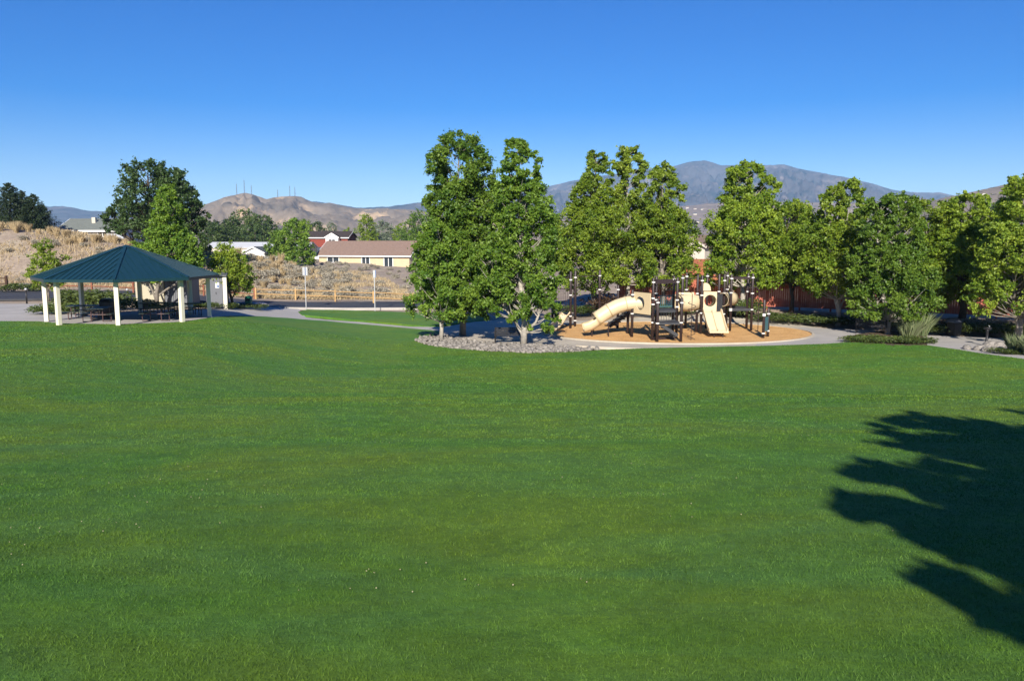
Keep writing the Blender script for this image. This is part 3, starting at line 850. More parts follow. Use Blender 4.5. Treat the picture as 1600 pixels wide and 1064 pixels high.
far_tree(478, 344, 240, 3.0, 309, "far tree peeping over the dense green tree near the red-brown house", 'poplar')
far_tree(497, 348, 262, 3.4, 310, "green far tree behind the left half of the red-brown house", 'fargreen')
far_tree(520, 349, 268, 3.2, 311, "pale green far tree behind the red-brown house's dark roof", 'olive')
far_tree(545, 358, 250, 2.2, 312, "small green far tree at the right end of the red-brown house", 'poplar')
far_tree(575, 337, 232, 3.0, 313, "bright green poplar rising behind the brown roof", 'lime', full=0.45, nc=54)
far_tree(602, 347, 245, 4.2, 314, "silvery far tree behind the brown roof", 'silver', nc=50)
far_tree(628, 350, 236, 2.8, 315, "yellow-green far tree between the silvery tree and the dark round tree", 'poplar')
far_tree(655, 333, 228, 5.2, 316, "dark round far tree behind the right end of the brown roof", 'deep', nc=64)
far_tree(700, 344, 240, 4.6, 317, "far tree hidden behind the tall tree on the stone bed")
far_tree(878, 352, 170, 3.4, 318, "dark far tree showing between the pale-trunked tree and the playground row")
far_tree(1070, 345, 120, 2.6, 319, "dark tree left of the gap that shows the town", 'conifer')
far_tree(1090, 392, 105, 2.2, 320, "low dark tree below the beige gable", 'deep')
far_tree(1232, 322, 100, 3.4, 321, "dark tree filling the notch right of the cone-shaped tree", 'elm')
far_tree(1262, 336, 95, 3.0, 322, "dark tree behind the fork-topped tree", 'elm')
far_tree(1352, 326, 95, 2.6, 323, "dark tree behind the juniper-mound tree's left shoulder", 'elm')
far_tree(1468, 330, 96, 3.2, 324, "dark blue-green tree in the notch left of the dark-trunked tree", 'conifer')
far_tree(1556, 318, 88, 3.0, 325, "dark tree between the dark-trunked tree and the yellow-green tree", 'elm')
far_tree(180, 352, 150, 1.6, 326, "small dark tree above the grey-green roof on the rise", 'conifer', z0=0.2, nc=26)
far_tree(140, 338, 160, 0.9, 327, "tiny dark treetop beside the vent on the grey-green roof", 'conifer', z0=0.3, nc=16) if False else None

# tree behind the viewpoint whose shadow falls across the lawn at the right
make_tree("shade_tree", [(0.8, 0.0, 3.8, 6.4, 2.1, 46, 0.6), (-1.75, 0.0, 3.0, 4.9, 1.25, 30, 0.6), (0.2, 0.0, 2.7, 4.5, 2.35, 40, 0.6), (-2.2, 0.0, 2.9, 3.7, 1.0, 12, 0.6), (3.2, 0.2, 2.8, 6.4, 2.2, 34, 0.6)], 0.30, 190, 0.22, M['deep'], M['bark'], 130,
          (5.1, -2.95, tz(5.1, -2.95)), "tree beside the viewpoint that throws the dark shadow on the lawn", cr=0.31, droop=0.04, ragged=0.8, shell=0.4)

# ------------------------------------------------------------------ shrubs
def bush_mesh(name, m, n, leaf, seed, flat=0.6, lumps=14, asp=0.5):
    rg = np.random.default_rng(seed)
    Cs, Ts = [], []
    for k in range(lumps):
        a = rg.uniform(0, 6.283); r = math.sqrt(rg.uniform(0, 1)) * 0.36
        c = np.array([math.cos(a) * r, math.sin(a) * r, flat * (0.30 + 0.42 * rg.uniform() * (1 - r))])
        q = n // lumps
        d = rg.normal(size=(q, 3)); d /= np.linalg.norm(d, axis=1)[:, None]
        p = c + d * (rg.uniform(0.2, 1, q) ** 0.5)[:, None] * np.array([0.19, 0.19, 0.24 * flat])
        Cs.append(p); Ts.append(np.clip(rg.normal(0.45 + 0.15 * rg.normal(), 0.2, q), 0, 1))
    C = np.concatenate(Cs); T = np.concatenate(Ts)
    C[:, 2] = np.abs(C[:, 2])
    V, F = leaf_quads(C, leaf, 0.5, None, rg, asp)
    return np_mesh(name, V, F, m, T)

def tuft_mesh(name, m, n, h, spread, w, seed):
    rg = np.random.default_rng(seed)
    a = rg.uniform(0, 6.283, n); r = np.sqrt(rg.uniform(0, 1, n)) * spread * 0.25
    b = np.stack([np.cos(a) * r, np.sin(a) * r, np.zeros(n) - 0.02], 1)
    hh = h * rg.uniform(0.5, 1.0, n)
    ln = rg.uniform(0.1, 1, n) * spread * 0.5; a2 = a + rg.normal(0, 0.5, n)
    tip = b + np.stack([np.cos(a2) * ln, np.sin(a2) * ln, hh], 1)
    mid = b + np.stack([np.cos(a2) * ln * 0.35, np.sin(a2) * ln * 0.35, hh * 0.6], 1)
    th = rg.uniform(0, 6.283, n); s = np.stack([np.cos(th), np.sin(th), np.zeros(n)], 1) * w
    V = np.stack([b - s, b + s, mid + s * 0.9, tip, mid - s * 0.9], 1).reshape(-1, 3)
    k = np.arange(n) * 5
    F = np.stack([k, k + 1, k + 2, k + 3, k + 4], 1)
    return np_mesh(name, V, F, m, np.clip(rg.normal(0.5, 0.25, n), 0, 1))

sage_m = [bush_mesh("sagebrush", M['sage'], 900, 0.085, 400 + i, 0.75, 16) for i in range(4)]
tuft_m = [tuft_mesh("dry_grass_clump", M['drygrass'], 260, 1.0, 0.8, 0.014, 420 + i) for i in range(3)]
rr = random.Random(5)
def scatter(name, meshes, spots, smin, smax, label, cat, group, zs=(0.8, 1.15), off=-0.05):
    for (x, y) in spots:
        o = bpy.data.objects.new(name, rr.choice(meshes))
        link(o)
        s = rr.uniform(smin, smax)
        o.location = (x, y, tz(x, y) + off); o.scale = (s * rr.uniform(0.85, 1.2), s * rr.uniform(0.85, 1.2), s * rr.uniform(*zs))
        o.rotation_euler = (0, 0, rr.uniform(0, 6.28))
        tag(o, label, cat, group)

def spots_px(n, px0, px1, ya, yb, dens=None):
    out = []
    while len(out) < n:
        Y = rr.uniform(ya, yb); px = rr.uniform(px0, px1)
        if dens and rr.random() > dens(px, Y): continue
        out.append((gx(px, Y), Y))
    return out
dirt = lambda px, Y: 0.12 if (px > 545 and px < 660 and Y > 85) or (px > 600 and Y > 78) else 1.0
scatter("sagebrush", sage_m, spots_px(125, 385, 660, 78, 128, dirt), 1.1, 2.0, "grey-green sagebrush on the flat behind the yellow rail fence", "shrub", "sagebrush behind the yellow rail fence", (0.7, 1.0))
scatter("sagebrush", sage_m, spots_px(40, 470, 670, 130, 172, dirt), 1.0, 1.8, "distant grey sagebrush in front of the tan house", "shrub", "sagebrush in front of the tan house", (0.7, 1.0))
scatter("sagebrush", sage_m, spots_px(45, -60, 400, 79, 99), 0.7, 1.4, "grey sagebrush on the dry slope behind the pavilion", "shrub", "sagebrush on the dry slope", (0.7, 1.0))
scatter("dry_grass_clump", tuft_m, spots_px(70, -60, 330, 93, 101), 0.7, 1.35, "golden dry grass clump on the dry slope behind the pavilion", "grass clump", "golden grass clumps on the slope", (0.8, 1.2))
scatter("dry_grass_clump", tuft_m, spots_px(60, 380, 640, 78, 118, dirt), 0.7, 1.3, "pale dry grass clump among the sagebrush behind the yellow rail fence", "grass clump", "dry grass clumps behind the yellow rail fence", (0.7, 1.0))
scatter("dry_grass_clump", tuft_m, [(gx(427, 112), 112), (gx(441, 112), 112), (gx(375, 108), 108)], 1.0, 1.5, "tall golden grass clump in front of the white gable", "grass clump", "tall golden clumps near the white gable", (1.1, 1.4))

def build_dry_cover():
    """low dry grass that covers the slope and the flat"""
    rg = np.random.default_rng(77)
    n = 98000
    Y = 77.5 + (rg.uniform(0, 1, n) ** 1.3) * 70
    px = rg.uniform(-120, 690, n)
    X = (px - 800) / FPX * Y * 1.004
    d = np.array([noise.noise(Vector((x * 0.16, y * 0.16, 3.1))) for x, y in zip(X, Y)])
    path = (px > 560) & (Y > 84) & (Y < 150) & (np.abs(px - (690 - (Y - 84) * 1.2)) < 48)
    k = (d > -0.22 + rg.normal(0, 0.12, n)) & ~path
    X, Y, d = X[k], Y[k], d[k]; n = len(X)
    Z = terrain(X, Y) - 0.02
    B = np.stack([X, Y, Z], 1)
    h = rg.uniform(0.12, 0.42, n) * (1 + 0.5 * d)
    T = B + np.stack([rg.normal(0, 0.14, n), rg.normal(0, 0.14, n), h], 1)
    th = rg.uniform(0, 6.283, n); s = np.stack([np.cos(th), np.sin(th), np.zeros(n)], 1) * rg.uniform(0.012, 0.045, n)[:, None]
    V = np.stack([B - s, B + s, T + s * 0.6, T - s * 0.6], 1).reshape(-1, 3)
    F = np.arange(4 * n).reshape(n, 4)
    o = bpy.data.objects.new("dry_grass", np_mesh("dry_grass", V, F, M['drygrass'], np.clip(rg.normal(0.45, 0.3, n) + 0.3 * d, 0, 1)))
    link(o); tag(o, "low dry straw-coloured grass covering the slope and flat", "dry grass", None, "stuff")
build_dry_cover()

jun_m = [bush_mesh("juniper_bush", M['juniper'], 1500, 0.06, 440 + i, 0.5, 22) for i in range(3)]
red_m = [bush_mesh("barberry_bush", M['redleaf'], 1100, 0.06, 450 + i, 0.7, 16) for i in range(2)]
reed_m = [tuft_mesh("ornamental_grass", M['reed'], 380, 1.1, 1.0, 0.012, 460 + i) for i in range(2)]
def shrub(name, mesh, px, py, w, h, label, group=None, d=None, cat="shrub"):
    x, y = gp(px, py)
    o = bpy.data.objects.new(name, mesh); link(o)
    o.location = (x, y, tz(x, y) - 0.03); o.scale = (w, d or w, h); o.rotation_euler = (0, 0, rr.uniform(0, 0.5))
    tag(o, label, cat, group)
    return o
for px, py, w, h, lb in ((75, 491, 2.6, 1.5, "at the plaza corner left of the posts"), (105, 491, 3.4, 2.0, "between the two left pavilion posts"), (128, 483, 4.6, 3.4, "behind the left picnic table, tallest of those at the pavilion"),
                         (158, 483, 4.6, 3.0, "behind the litter bin"), (205, 486, 3.4, 2.1, "in front of the cream enclosure"), (240, 484, 3.0, 1.1, "at the foot of the grey gate"), (318, 482, 2.6, 1.1, "between the two right pavilion posts"),
                         (345, 482, 2.6, 1.2, "at the foot of the small round tree"), (385, 483, 3.4, 1.1, "in front of the green bin")):
    shrub("juniper_bush", rr.choice(jun_m), px, py, w, h, "green juniper bush " + lb, "junipers round the pavilion", 2.6)
for px, py, w, h, lb in ((1215, 502, 4.6, 1.5, "nearest the play structure"), (1252, 505, 4.6, 1.5, "second from the play structure"), (1290, 507, 4.6, 1.5, "left of the slim pale trunk"), (1326, 508, 4.2, 1.5, "right of the slim pale trunk")):
    shrub("juniper_bush", rr.choice(jun_m), px, py, w, h, "juniper hedge along the back path, " + lb, "juniper hedge behind the playground", 3.0)
for px, py, w, h, lb in ((1352, 534, 3.4, 1.0, "left end"), (1385, 536, 3.4, 1.0, "under the pale trunk"), (1415, 537, 3.2, 1.05, "right of the pale trunk"), (1437, 537, 2.6, 1.0, "right end beside the path")):
    shrub("juniper_bush", rr.choice(jun_m), px, py, w, h, "low bronze-green juniper mound at the lawn edge, " + lb, "juniper mound at the lawn edge", 2.4)
for px, py, w, h, lb in ((1160, 497, 4.0, 3.6, "tall green shrub seen under the bridge beam of the play structure"), (1145, 494, 3.2, 2.4, "lower green shrub behind the double slide's right side"), (905, 492, 3.4, 2.0, "green shrub behind the left end of the playground"),
                         (930, 491, 3.4, 1.7, "green shrub behind the tube slide"), (1010, 491, 4.0, 1.9, "green shrub behind the left tower"), (1060, 492, 4.0, 2.0, "green shrub behind the middle tower")):
    shrub("green_shrub", rr.choice(jun_m), px, py, w, h, lb, "green shrubs behind the playground", 3.0)
shrub("barberry_bush", red_m[0], 945, 487, 4.2, 2.6, "dark reddish bush behind the tube slide")
shrub("barberry_bush", red_m[1], 715, 487, 5.5, 1.8, "dark reddish hedge behind the grass island", None, 2.0)
shrub("ornamental_grass", reed_m[0], 1418, 527, 1.6, 1.25, "grey-green feathery grass clump left of the path, shorter of the two", "feathery grasses by the path", None, "grass clump")
shrub("ornamental_grass", reed_m[1], 1434, 525, 1.9, 1.6, "tall grey-green feathery grass clump at the path bend", "feathery grasses by the path", None, "grass clump")
shrub("ornamental_grass", reed_m[1], 1588, 552, 1.1, 1.05, "tan and green grass clump at the right picture edge", "grasses at the right edge", None, "grass clump")
shrub("ornamental_grass", reed_m[0], 1612, 556, 1.2, 1.05, "green grass clump half outside the right picture edge", "grasses at the right edge", None, "grass clump")
shrub("juniper_bush", jun_m[1], 1575, 553, 2.2, 0.8, "low green shrub below the grass clump at the right edge")
for px, py, w, h, lb in ((1475, 522, 3.0, 1.7, "left of the litter bin"), (1525, 522, 3.4, 1.9, "right of the litter bin"), (1565, 524, 3.6, 2.0, "behind the path lamp"), (1400, 512, 3.0, 1.5, "behind the feathery grass"), (1605, 527, 3.4, 1.9, "at the picture edge")):
    shrub("juniper_bush", jun_m[0], px, py, w, h, "shaded dark shrub under the right-hand trees, " + lb, "shaded shrubs under the right-hand trees", 2.6)
for px, py in ((1500, 512), (1530, 513), (1555, 514)):
    shrub("sagebrush", sage_m[0], px, py, 2.4, 1.1, "pale sunlit shrub at the foot of the red fence", "pale shrubs along the red fence")
shrub("juniper_bush", jun_m[2], 32, 456, 4.0, 2.0, "dark juniper beside the old rail fence at the far left", None, 3.0)

# ------------------------------------------------------------------ grass blades and clover on the lawn
def build_blades():
    rg = np.random.default_rng(99)
    parts = []
    LP = np.array(lawn_poly)
    for (ya, yb, dens, h, w) in ((1.6, 4.2, 15000, 0.020, 0.0014), (4.2, 6.5, 8200, 0.020, 0.0022), (6.5, 10, 3400, 0.021, 0.0036), (10, 15, 1200, 0.025, 0.0070), (15, 22, 520, 0.028, 0.011), (22, 31, 200, 0.033, 0.018), (31, 45.5, 90, 0.038, 0.027)):
        wid = lambda Y: 0.70 * Y + 1.4
        n = int(dens * (wid(ya) + wid(yb)) * (yb - ya))
        Y = rg.uniform(ya, yb, n); X = rg.uniform(-1, 1, n) * wid(Y)
        if yb > 31:
            ins = np.zeros(n, bool)
            for i in range(len(LP)):
                a, b = LP[i], LP[(i + 1) % len(LP)]
                c = ((a[1] > Y) != (b[1] > Y))
                ins ^= c & (X < (b[0] - a[0]) * (Y - a[1]) / (b[1] - a[1] + 1e-12) + a[0])
            X, Y = X[ins], Y[ins]; n = len(X)
        parts.append((X, Y, np.full(n, h), np.full(n, w)))
    X, Y, H, W = (np.concatenate(a) for a in zip(*parts))
    n = len(X)
    B = np.stack([X, Y, terrain(X, Y) + 0.045], 1)
    cs = np.select([Y < 4.2, Y < 6.5, Y < 10, Y < 15, Y < 22, Y < 31], [0.045, 0.07, 0.10, 0.15, 0.22, 0.32], 0.5)      # tufts
    kx = np.floor(X / cs + rg.uniform(-0.45, 0.45, n)); ky = np.floor(Y / cs + rg.uniform(-0.45, 0.45, n))
    tuft = np.mod(np.sin(kx * 12.9898 + ky * 78.233) * 43758.5453, 1.0)
    hh = H * rg.uniform(0.45, 1.15, n) * (0.65 + 0.6 * tuft)
    ln = hh * rg.uniform(0.1, 1.1, n); a = rg.uniform(0, 6.283, n)
    T = B + np.stack([np.cos(a) * ln, np.sin(a) * ln, hh], 1)
    th = rg.uniform(0, 6.283, n); s = np.stack([np.cos(th), np.sin(th), np.zeros(n)], 1) * W[:, None]
    V = np.stack([B - s, B + s, T], 1).reshape(-1, 3)
    F = np.arange(3 * n).reshape(n, 3)
    t = np.clip(rg.normal(0.30, 0.18, n) + 0.42 * tuft, 0, 1)
    o = bpy.data.objects.new("grass", np_mesh("grass", V, F, M['blades'], t))
    link(o); tag(o, "short mown green grass blades of the lawn", "grass", None, "stuff")
    print("blades", n)
build_blades()

def build_clover():
    rg = np.random.default_rng(42)
    n = 900
    Y = 4.0 + rg.uniform(0, 1, n) ** 1.4 * 24; X = rg.uniform(-1, 1, n) * (0.68 * Y + 1)
    d = np.array([noise.noise(Vector((x * 0.4, y * 0.4, 9.0))) for x, y in zip(X, Y)])
    k = d > 0.12
    X, Y = X[k], Y[k]
    oct_v = np.array([(1, 0, 0), (-1, 0, 0), (0, 1, 0), (0, -1, 0), (0, 0, 1), (0, 0, -1)], float)
    oct_f = np.array([(0, 2, 4), (2, 1, 4), (1, 3, 4), (3, 0, 4), (2, 0, 5), (1, 2, 5), (3, 1, 5), (0, 3, 5)])
    C = np.stack([X, Y, terrain(X, Y) + 0.070], 1)
    r = rg.uniform(0.003, 0.0065, len(X))
    V = (C[:, None, :] + oct_v[None] * r[:, None, None]).reshape(-1, 3)
    F = (np.arange(len(X))[:, None, None] * 6 + oct_f[None]).reshape(-1, 3)
    o = bpy.data.objects.new("clover_flowers", np_mesh("clover_flowers", V, F, M['clover'], None, True))
    link(o); tag(o, "tiny pale clover flowers dotted over the lawn", "flowers", None, "stuff")
build_clover()

def build_stones():
    rg = np.random.default_rng(17)
    poly = [gp(*p) for p in ((684, 526), (657, 529), (649, 534), (670, 541.5), (705, 546), (760, 550.5), (830, 553.5), (895, 551.5), (940, 548), (915, 546.5), (860, 543.5), (790, 539.5), (735, 535), (705, 530))]
    P = np.array(poly); x0, y0 = P.min(0); x1, y1 = P.max(0)
    q = np.stack([rg.uniform(x0, x1, 9000), rg.uniform(y0, y1, 9000)], 1)
    ins = np.zeros(len(q), bool)
    for i in range(len(P)):
        a, b = P[i], P[(i + 1) % len(P)]
        c = ((a[1] > q[:, 1]) != (b[1] > q[:, 1]))
        ins ^= c & (q[:, 0] < (b[0] - a[0]) * (q[:, 1] - a[1]) / (b[1] - a[1] + 1e-12) + a[0])
    q = q[ins][:2000]
    bm = bmesh.new(); bmesh.ops.create_icosphere(bm, subdivisions=1, radius=1.0)
    iv = np.array([v.co[:] for v in bm.verts]); bm.verts.ensure_lookup_table(); jf = np.array([[v.index for v in f.verts] for f in bm.faces]); bm.free()
    Vs, Fs = [], []
    for k, (x, y) in enumerate(q):
        s = 0.05 + 0.14 * rg.uniform() ** 1.8
        A = rg.normal(size=(3, 3)); Qm, _ = np.linalg.qr(A)
        v = iv * (1 + 0.16 * rg.normal(size=(len(iv), 1))) * np.array([1, 0.8, 0.6]) * s
        v = v @ Qm.T * np.array([1, 1, 0.75]) + np.array([x, y, tz(x, y) + 0.05 + s * rg.uniform(0.1, 0.5)])
        Vs.append(v); Fs.append(jf + k * len(iv))
    o = bpy.data.objects.new("river_stones", np_mesh("river_stones", np.concatenate(Vs), np.concatenate(Fs), M['rock'], None, False))
    link(o); tag(o, "bed of grey river stones round the two front trees", "stones", None, "stuff")
build_stones()

# ------------------------------------------------------------------ pavilion
def build_pavilion():
    Yc = 45.2
    Xc = gx(201, Yc); z0 = tz(Xc, Yc) + 0.0
    bear = math.atan2(-Xc, Yc)                       # bearing of the pavilion to the left of the viewing axis
    root = empty("picnic_pavilion", (Xc, Yc, z0))
    tag(root, "octagonal open picnic pavilion with teal metal roof and cream posts", "pavilion")
    def ang(deg):                                    # 0 = viewer's right, 90 = towards the viewer
        a = R(deg)
        v = Vector((math.cos(bear), math.sin(bear), 0)); t = Vector((math.sin(bear), -math.cos(bear), 0))
        return v * math.cos(a) + t * math.sin(a)
    A = [8 + 45 * k for k in range(8)]
    eave_z, apex_z = 2.52, 4.28
    for a in A:
        p = ang(a) * 4.28
        mb = MB(); s = 0.108
        Mx = Matrix.Translation(p) @ Matrix.Rotation(bear + R(90 - a), 4, 'Z')
        mb.box(-s, s, -s, s, -0.45, eave_z + 0.10, Mx)
        post = mb.build("post", M['cream'], root, bevel=0.012)
        MB().box(-0.17, 0.17, -0.17, 0.17, 0.012, 0.03, Mx).build("base_plate", M['greydoor'], post)
    Re = 4.92
    ez = eave_z
    for k in range(8):
        a0, a1 = ang(A[k]) * Re, ang(A[(k + 1) % 8]) * Re
        top = Vector((0, 0, apex_z)); r0 = ang(A[k]) * 0.32; r1 = ang(A[(k + 1) % 8]) * 0.32
        zt = apex_z - (apex_z - ez) * 0.32 / Re
        lo0 = Vector((a0.x, a0.y, ez)); lo1 = Vector((a1.x, a1.y, ez)); hi0 = Vector((r0.x, r0.y, zt)); hi1 = Vector((r1.x, r1.y, zt))
        nrm = (lo1 - lo0).cross(hi0 - lo0).normalized()
        if nrm.z < 0: nrm = -nrm
        d = nrm * 0.04
        mb = MB().add([lo0, lo1, hi1, hi0, lo0 - d, lo1 - d, hi1 - d, hi0 - d], [(0, 1, 2, 3), (7, 6, 5, 4), (0, 4, 5, 1), (3, 2, 6, 7), (0, 3, 7, 4), (1, 5, 6, 2)])
        pan = mb.build("roof_panel", M['roof'], root)
        L = (lo1 - lo0).length; e = (lo1 - lo0).normalized(); upv = nrm.cross(e)
        if upv.z < 0: upv = -upv
        n = 12
        for i in range(1, n):
            x = L * i / n
            f = min(x, L - x) / (L / 2)              # seams run up the fall line to the hip
            base = lo0 + e * x
            h = ((hi0 + hi1) / 2 - (lo0 + lo1) / 2).length
            ln = h * min(1.0, f * 1.07)
            MB().bar(base + nrm * 0.013, base + upv * ln + nrm * 0.013, 0.035, 0.032, nrm).build("seam", M['roof'], pan)
        MB().bar(lo0 + Vector((0, 0, 0.03)), hi0 + Vector((0, 0, 0.03)), 0.16, 0.05).build("hip_cap", M['roof'], root)
        MB().bar(lo0 - Vector((0, 0, 0.06)), lo1 - Vector((0, 0, 0.06)), 0.05, 0.15).build("fascia", M['roof'], root)
        b0 = ang(A[k]) * 4.28; b1 = ang(A[(k + 1) % 8]) * 4.28
        MB().bar(b0 + Vector((0, 0, ez + 0.02)), b1 + Vector((0, 0, ez + 0.02)), 0.13, 0.2).build("beam", M['roof'], root)
        MB().bar(b0 + Vector((0, 0, ez + 0.08)), Vector((0, 0, apex_z - 0.25)), 0.13, 0.2).build("rafter", M['roof'], root)
    cap = [(0.44 * math.cos(2 * math.pi * k / 8), 0.44 * math.sin(2 * math.pi * k / 8)) for k in range(8)]
    c = MB(); zt = apex_z - 0.13
    c.add([(x, y, zt) for x, y in cap] + [(0, 0, apex_z + 0.03)], [(k, (k + 1) % 8, 8) for k in range(8)] + [tuple(range(7, -1, -1))])
    c.build("roof_cap", M['roof'], root)
    # concrete slab of the pavilion
    return root, Xc, Yc, z0, ang
pav, PX, PY, PZ, pang = build_pavilion()

# ------------------------------------------------------------------ furniture
def picnic_table(loc, rz, label, L=1.83):
    root = empty("picnic_table", loc, rz); tag(root, label, "picnic table", "picnic tables under the pavilion")
    for i in range(5):
        y = -0.36 + i * 0.18
        MB().box(-L / 2, L / 2, y - 0.08, y + 0.08, 0.72, 0.76).build("top_slat", M['tabletop'], root)
    for s in (-1, 1):
        for i in range(2):
            y = s * (0.62 + i * 0.15)
            MB().box(-L / 2, L / 2, y - 0.068, y + 0.068, 0.42, 0.455).build("seat_slat", M['tabletop'], root)
    for s in (-1, 1):
        x = s * L * 0.34
        fr = MB()
        fr.tube([(x, -0.74, 0.41), (x, -0.74, 0.03), (x, -0.30, 0.03), (x, -0.30, 0.71)], 0.03, 8)
        fr.tube([(x, 0.74, 0.41), (x, 0.74, 0.03), (x, 0.30, 0.03), (x, 0.30, 0.71)], 0.03, 8)
        fr.tube([(x, -0.78, 0.40), (x, 0.78, 0.40)], 0.025, 8)
        fr.build("leg_frame", M['maroonmetal'], root)
    return root
def on_slab(px, py):
    x, y = gp(px, py); return (x, y, tz(x, y) + 0.005)
picnic_table(on_slab(133, 497.5), R(8), "dark picnic table behind the front left pavilion posts, leftmost under the roof")
picnic_table(on_slab(158, 501.5), R(100), "dark picnic table end-on beside the front middle pavilion post")
picnic_table(on_slab(250, 500), R(95), "dark picnic table with maroon leg frames left of the front right post")
picnic_table(on_slab(244, 492), R(5), "dark picnic table in the shade at the back of the pavilion")
picnic_table(on_slab(292, 494), R(40), "dark picnic table behind the front right pavilion post")

def litter_bin(name, loc, w, h, body, lid, label, rz=0.0):
    root = empty(name, loc, rz); tag(root, label, "litter bin")
    MB().box(-w / 2, w / 2, -w / 2, w / 2, 0.04, h * 0.84).build("body", body, root, bevel=0.02)
    t = MB()
    a, b = w / 2 + 0.03, w / 2 - 0.08
    t.add([(-a, -a, h * 0.842), (a, -a, h * 0.842), (a, a, h * 0.842), (-a, a, h * 0.842), (-b, -b, h), (b, -b, h), (b, b, h), (-b, b, h)],
          [(3, 2, 1, 0), (4, 5, 6, 7), (0, 1, 5, 4), (1, 2, 6, 5), (2, 3, 7, 6), (3, 0, 4, 7)])
    t.build("lid", lid, root)
    MB().box(-w * 0.3, w * 0.3, -w / 2 - 0.012, -w / 2 + 0.01, h * 0.60, h * 0.76).build("flap", M['blackmetal'], root)
    MB().box(-w * 0.4, w * 0.4, -w * 0.4, w * 0.4, -0.05, 0.05).build("foot", M['blackmetal'], root)
    return root
litter_bin("litter_bin", on_slab(169, 496), 0.66, 1.12, M['blackmetal'], M['blackmetal'], "black square litter bin behind the front middle pavilion post")
x, y = gp(389, 480.5)
litter_bin("litter_bin", (x, y, tz(x, y)), 0.46, 0.92, M['greenplastic'], M['greenplastic'], "green litter bin on the paving right of the pavilion")
x, y = gp(1490, 525)
litter_bin("litter_bin", (x, y, tz(x, y)), 0.58, 1.0, M['blackmetal'], M['greydoor'], "dark square litter bin with grey lid in the shade of the right-hand trees", R(20))

def bollard(px, py, h, label):
    x, y = gp(px, py)
    root = empty("bollard_light", (x, y, tz(x, y))); tag(root, label, "bollard")
    MB().tube([(0, 0, -0.05), (0, 0, h - 0.16)], 0.055, 12).build("post", M['blackmetal'], root, True)
    MB().tube([(0, 0, h - 0.16), (0, 0, h - 0.04), (0, 0, h)], [0.09, 0.10, 0.06], 12).build("cap", M['steel'], root, True)
bollard(42, 474, 1.12, "dark bollard with a pale cap at the plaza edge, far left")
bollard(200, 473, 1.05, "dark bollard with a pale cap seen through the pavilion")
def path_lamp():
    x, y = gp(1541, 541)
    root = empty("drinking_fountain", (x, y, tz(x, y))); tag(root, "dark slim drinking fountain post at the edge of the right-hand path", "drinking fountain")
    MB().tube([(0, 0, -0.05), (0, 0, 0.12), (0, 0, 0.16), (0, 0, 0.84), (0, 0, 0.9)], [0.16, 0.15, 0.07, 0.06, 0.10], 14).build("pedestal", M['blackmetal'], root, True)
    MB().tube([(0, 0, 0.9), (0, 0, 0.94), (0, 0, 1.02), (0, 0, 1.04)], [0.08, 0.17, 0.20, 0.19], 16).build("bowl", M['blackmetal'], root, True)
    MB().tube([(0.1, 0, 1.03), (0.1, 0, 1.11), (0.04, 0, 1.14)], 0.016, 8).build("spout", M['steel'], root, True)
path_lamp()

def bench(px, py, rz, label, L=1.8):
    x, y = gp(px, py)
    root = empty("park_bench", (x, y, tz(x, y) + 0.01), rz); tag(root, label, "bench", "dark metal park benches")
    for i in range(5):
        yy = -0.20 + i * 0.1
        MB().box(-L / 2, L / 2, yy - 0.038, yy + 0.038, 0.43, 0.455).build("seat_slat", M['blackmetal'], root)
    for i in range(5):
        z = 0.52 + i * 0.095
        MB().bar((-L / 2, 0.27 + i * 0.022, z), (L / 2, 0.27 + i * 0.022, z), 0.028, 0.072).build("back_slat", M['blackmetal'], root)
    for s in (-1, 1):
        xx = s * (L / 2 - 0.06)
        fr = MB()
        fr.bar((xx, -0.24, 0), (xx, -0.24, 0.66), 0.05, 0.05); fr.bar((xx, 0.25, 0), (xx, 0.31, 0.5), 0.05, 0.05); fr.bar((xx, 0.29, 0.45), (xx, 0.38, 0.96), 0.05, 0.045)
        fr.bar((xx, -0.26, 0.40), (xx, 0.28, 0.40), 0.05, 0.05); fr.bar((xx, -0.28, 0.67), (xx, 0.31, 0.67), 0.06, 0.035)
        fr.build("end_frame", M['blackmetal'], root)
bench(797, 536.5, R(186), "black slatted park bench on the path behind the pale tree trunk")
bench(1361, 522, R(150), "dark park bench in the shade beside the juniper mound")

# street signs on the road edge
def sign_post(px, py, h, plates, label, rz):
    x, y = gp(px, py)
    root = empty("road_sign", (x, y, tz(x, y)), rz); tag(root, label, "road sign")
    MB().bar((0, 0, -0.1), (0, 0, h), 0.06, 0.06, Vector((0, 1, 0))).build("post", M['steel'], root)
    for (x0, x1, z0, z1, m) in plates:
        MB().box(x0, x1, -0.055, -0.035, z0, z1).build("plate", M[m], root)
    return root
sign_post(478.5, 483, 3.55, [(-0.20, 0.0, 2.85, 3.55, 'steel'), (0.01, 0.055, 2.88, 3.53, 'signblue'), (0.065, 0.22, 2.85, 3.55, 'steel')], "grey road sign post with white and blue plates, nearer the pavilion", R(0))
sign_post(586, 485.5, 3.35, [(-0.10, 0.10, 2.74, 3.36, 'steel'), (0.105, 0.15, 2.74, 3.36, 'signblue')], "grey road sign post with a plate seen almost edge-on, nearer the front trees", R(0))

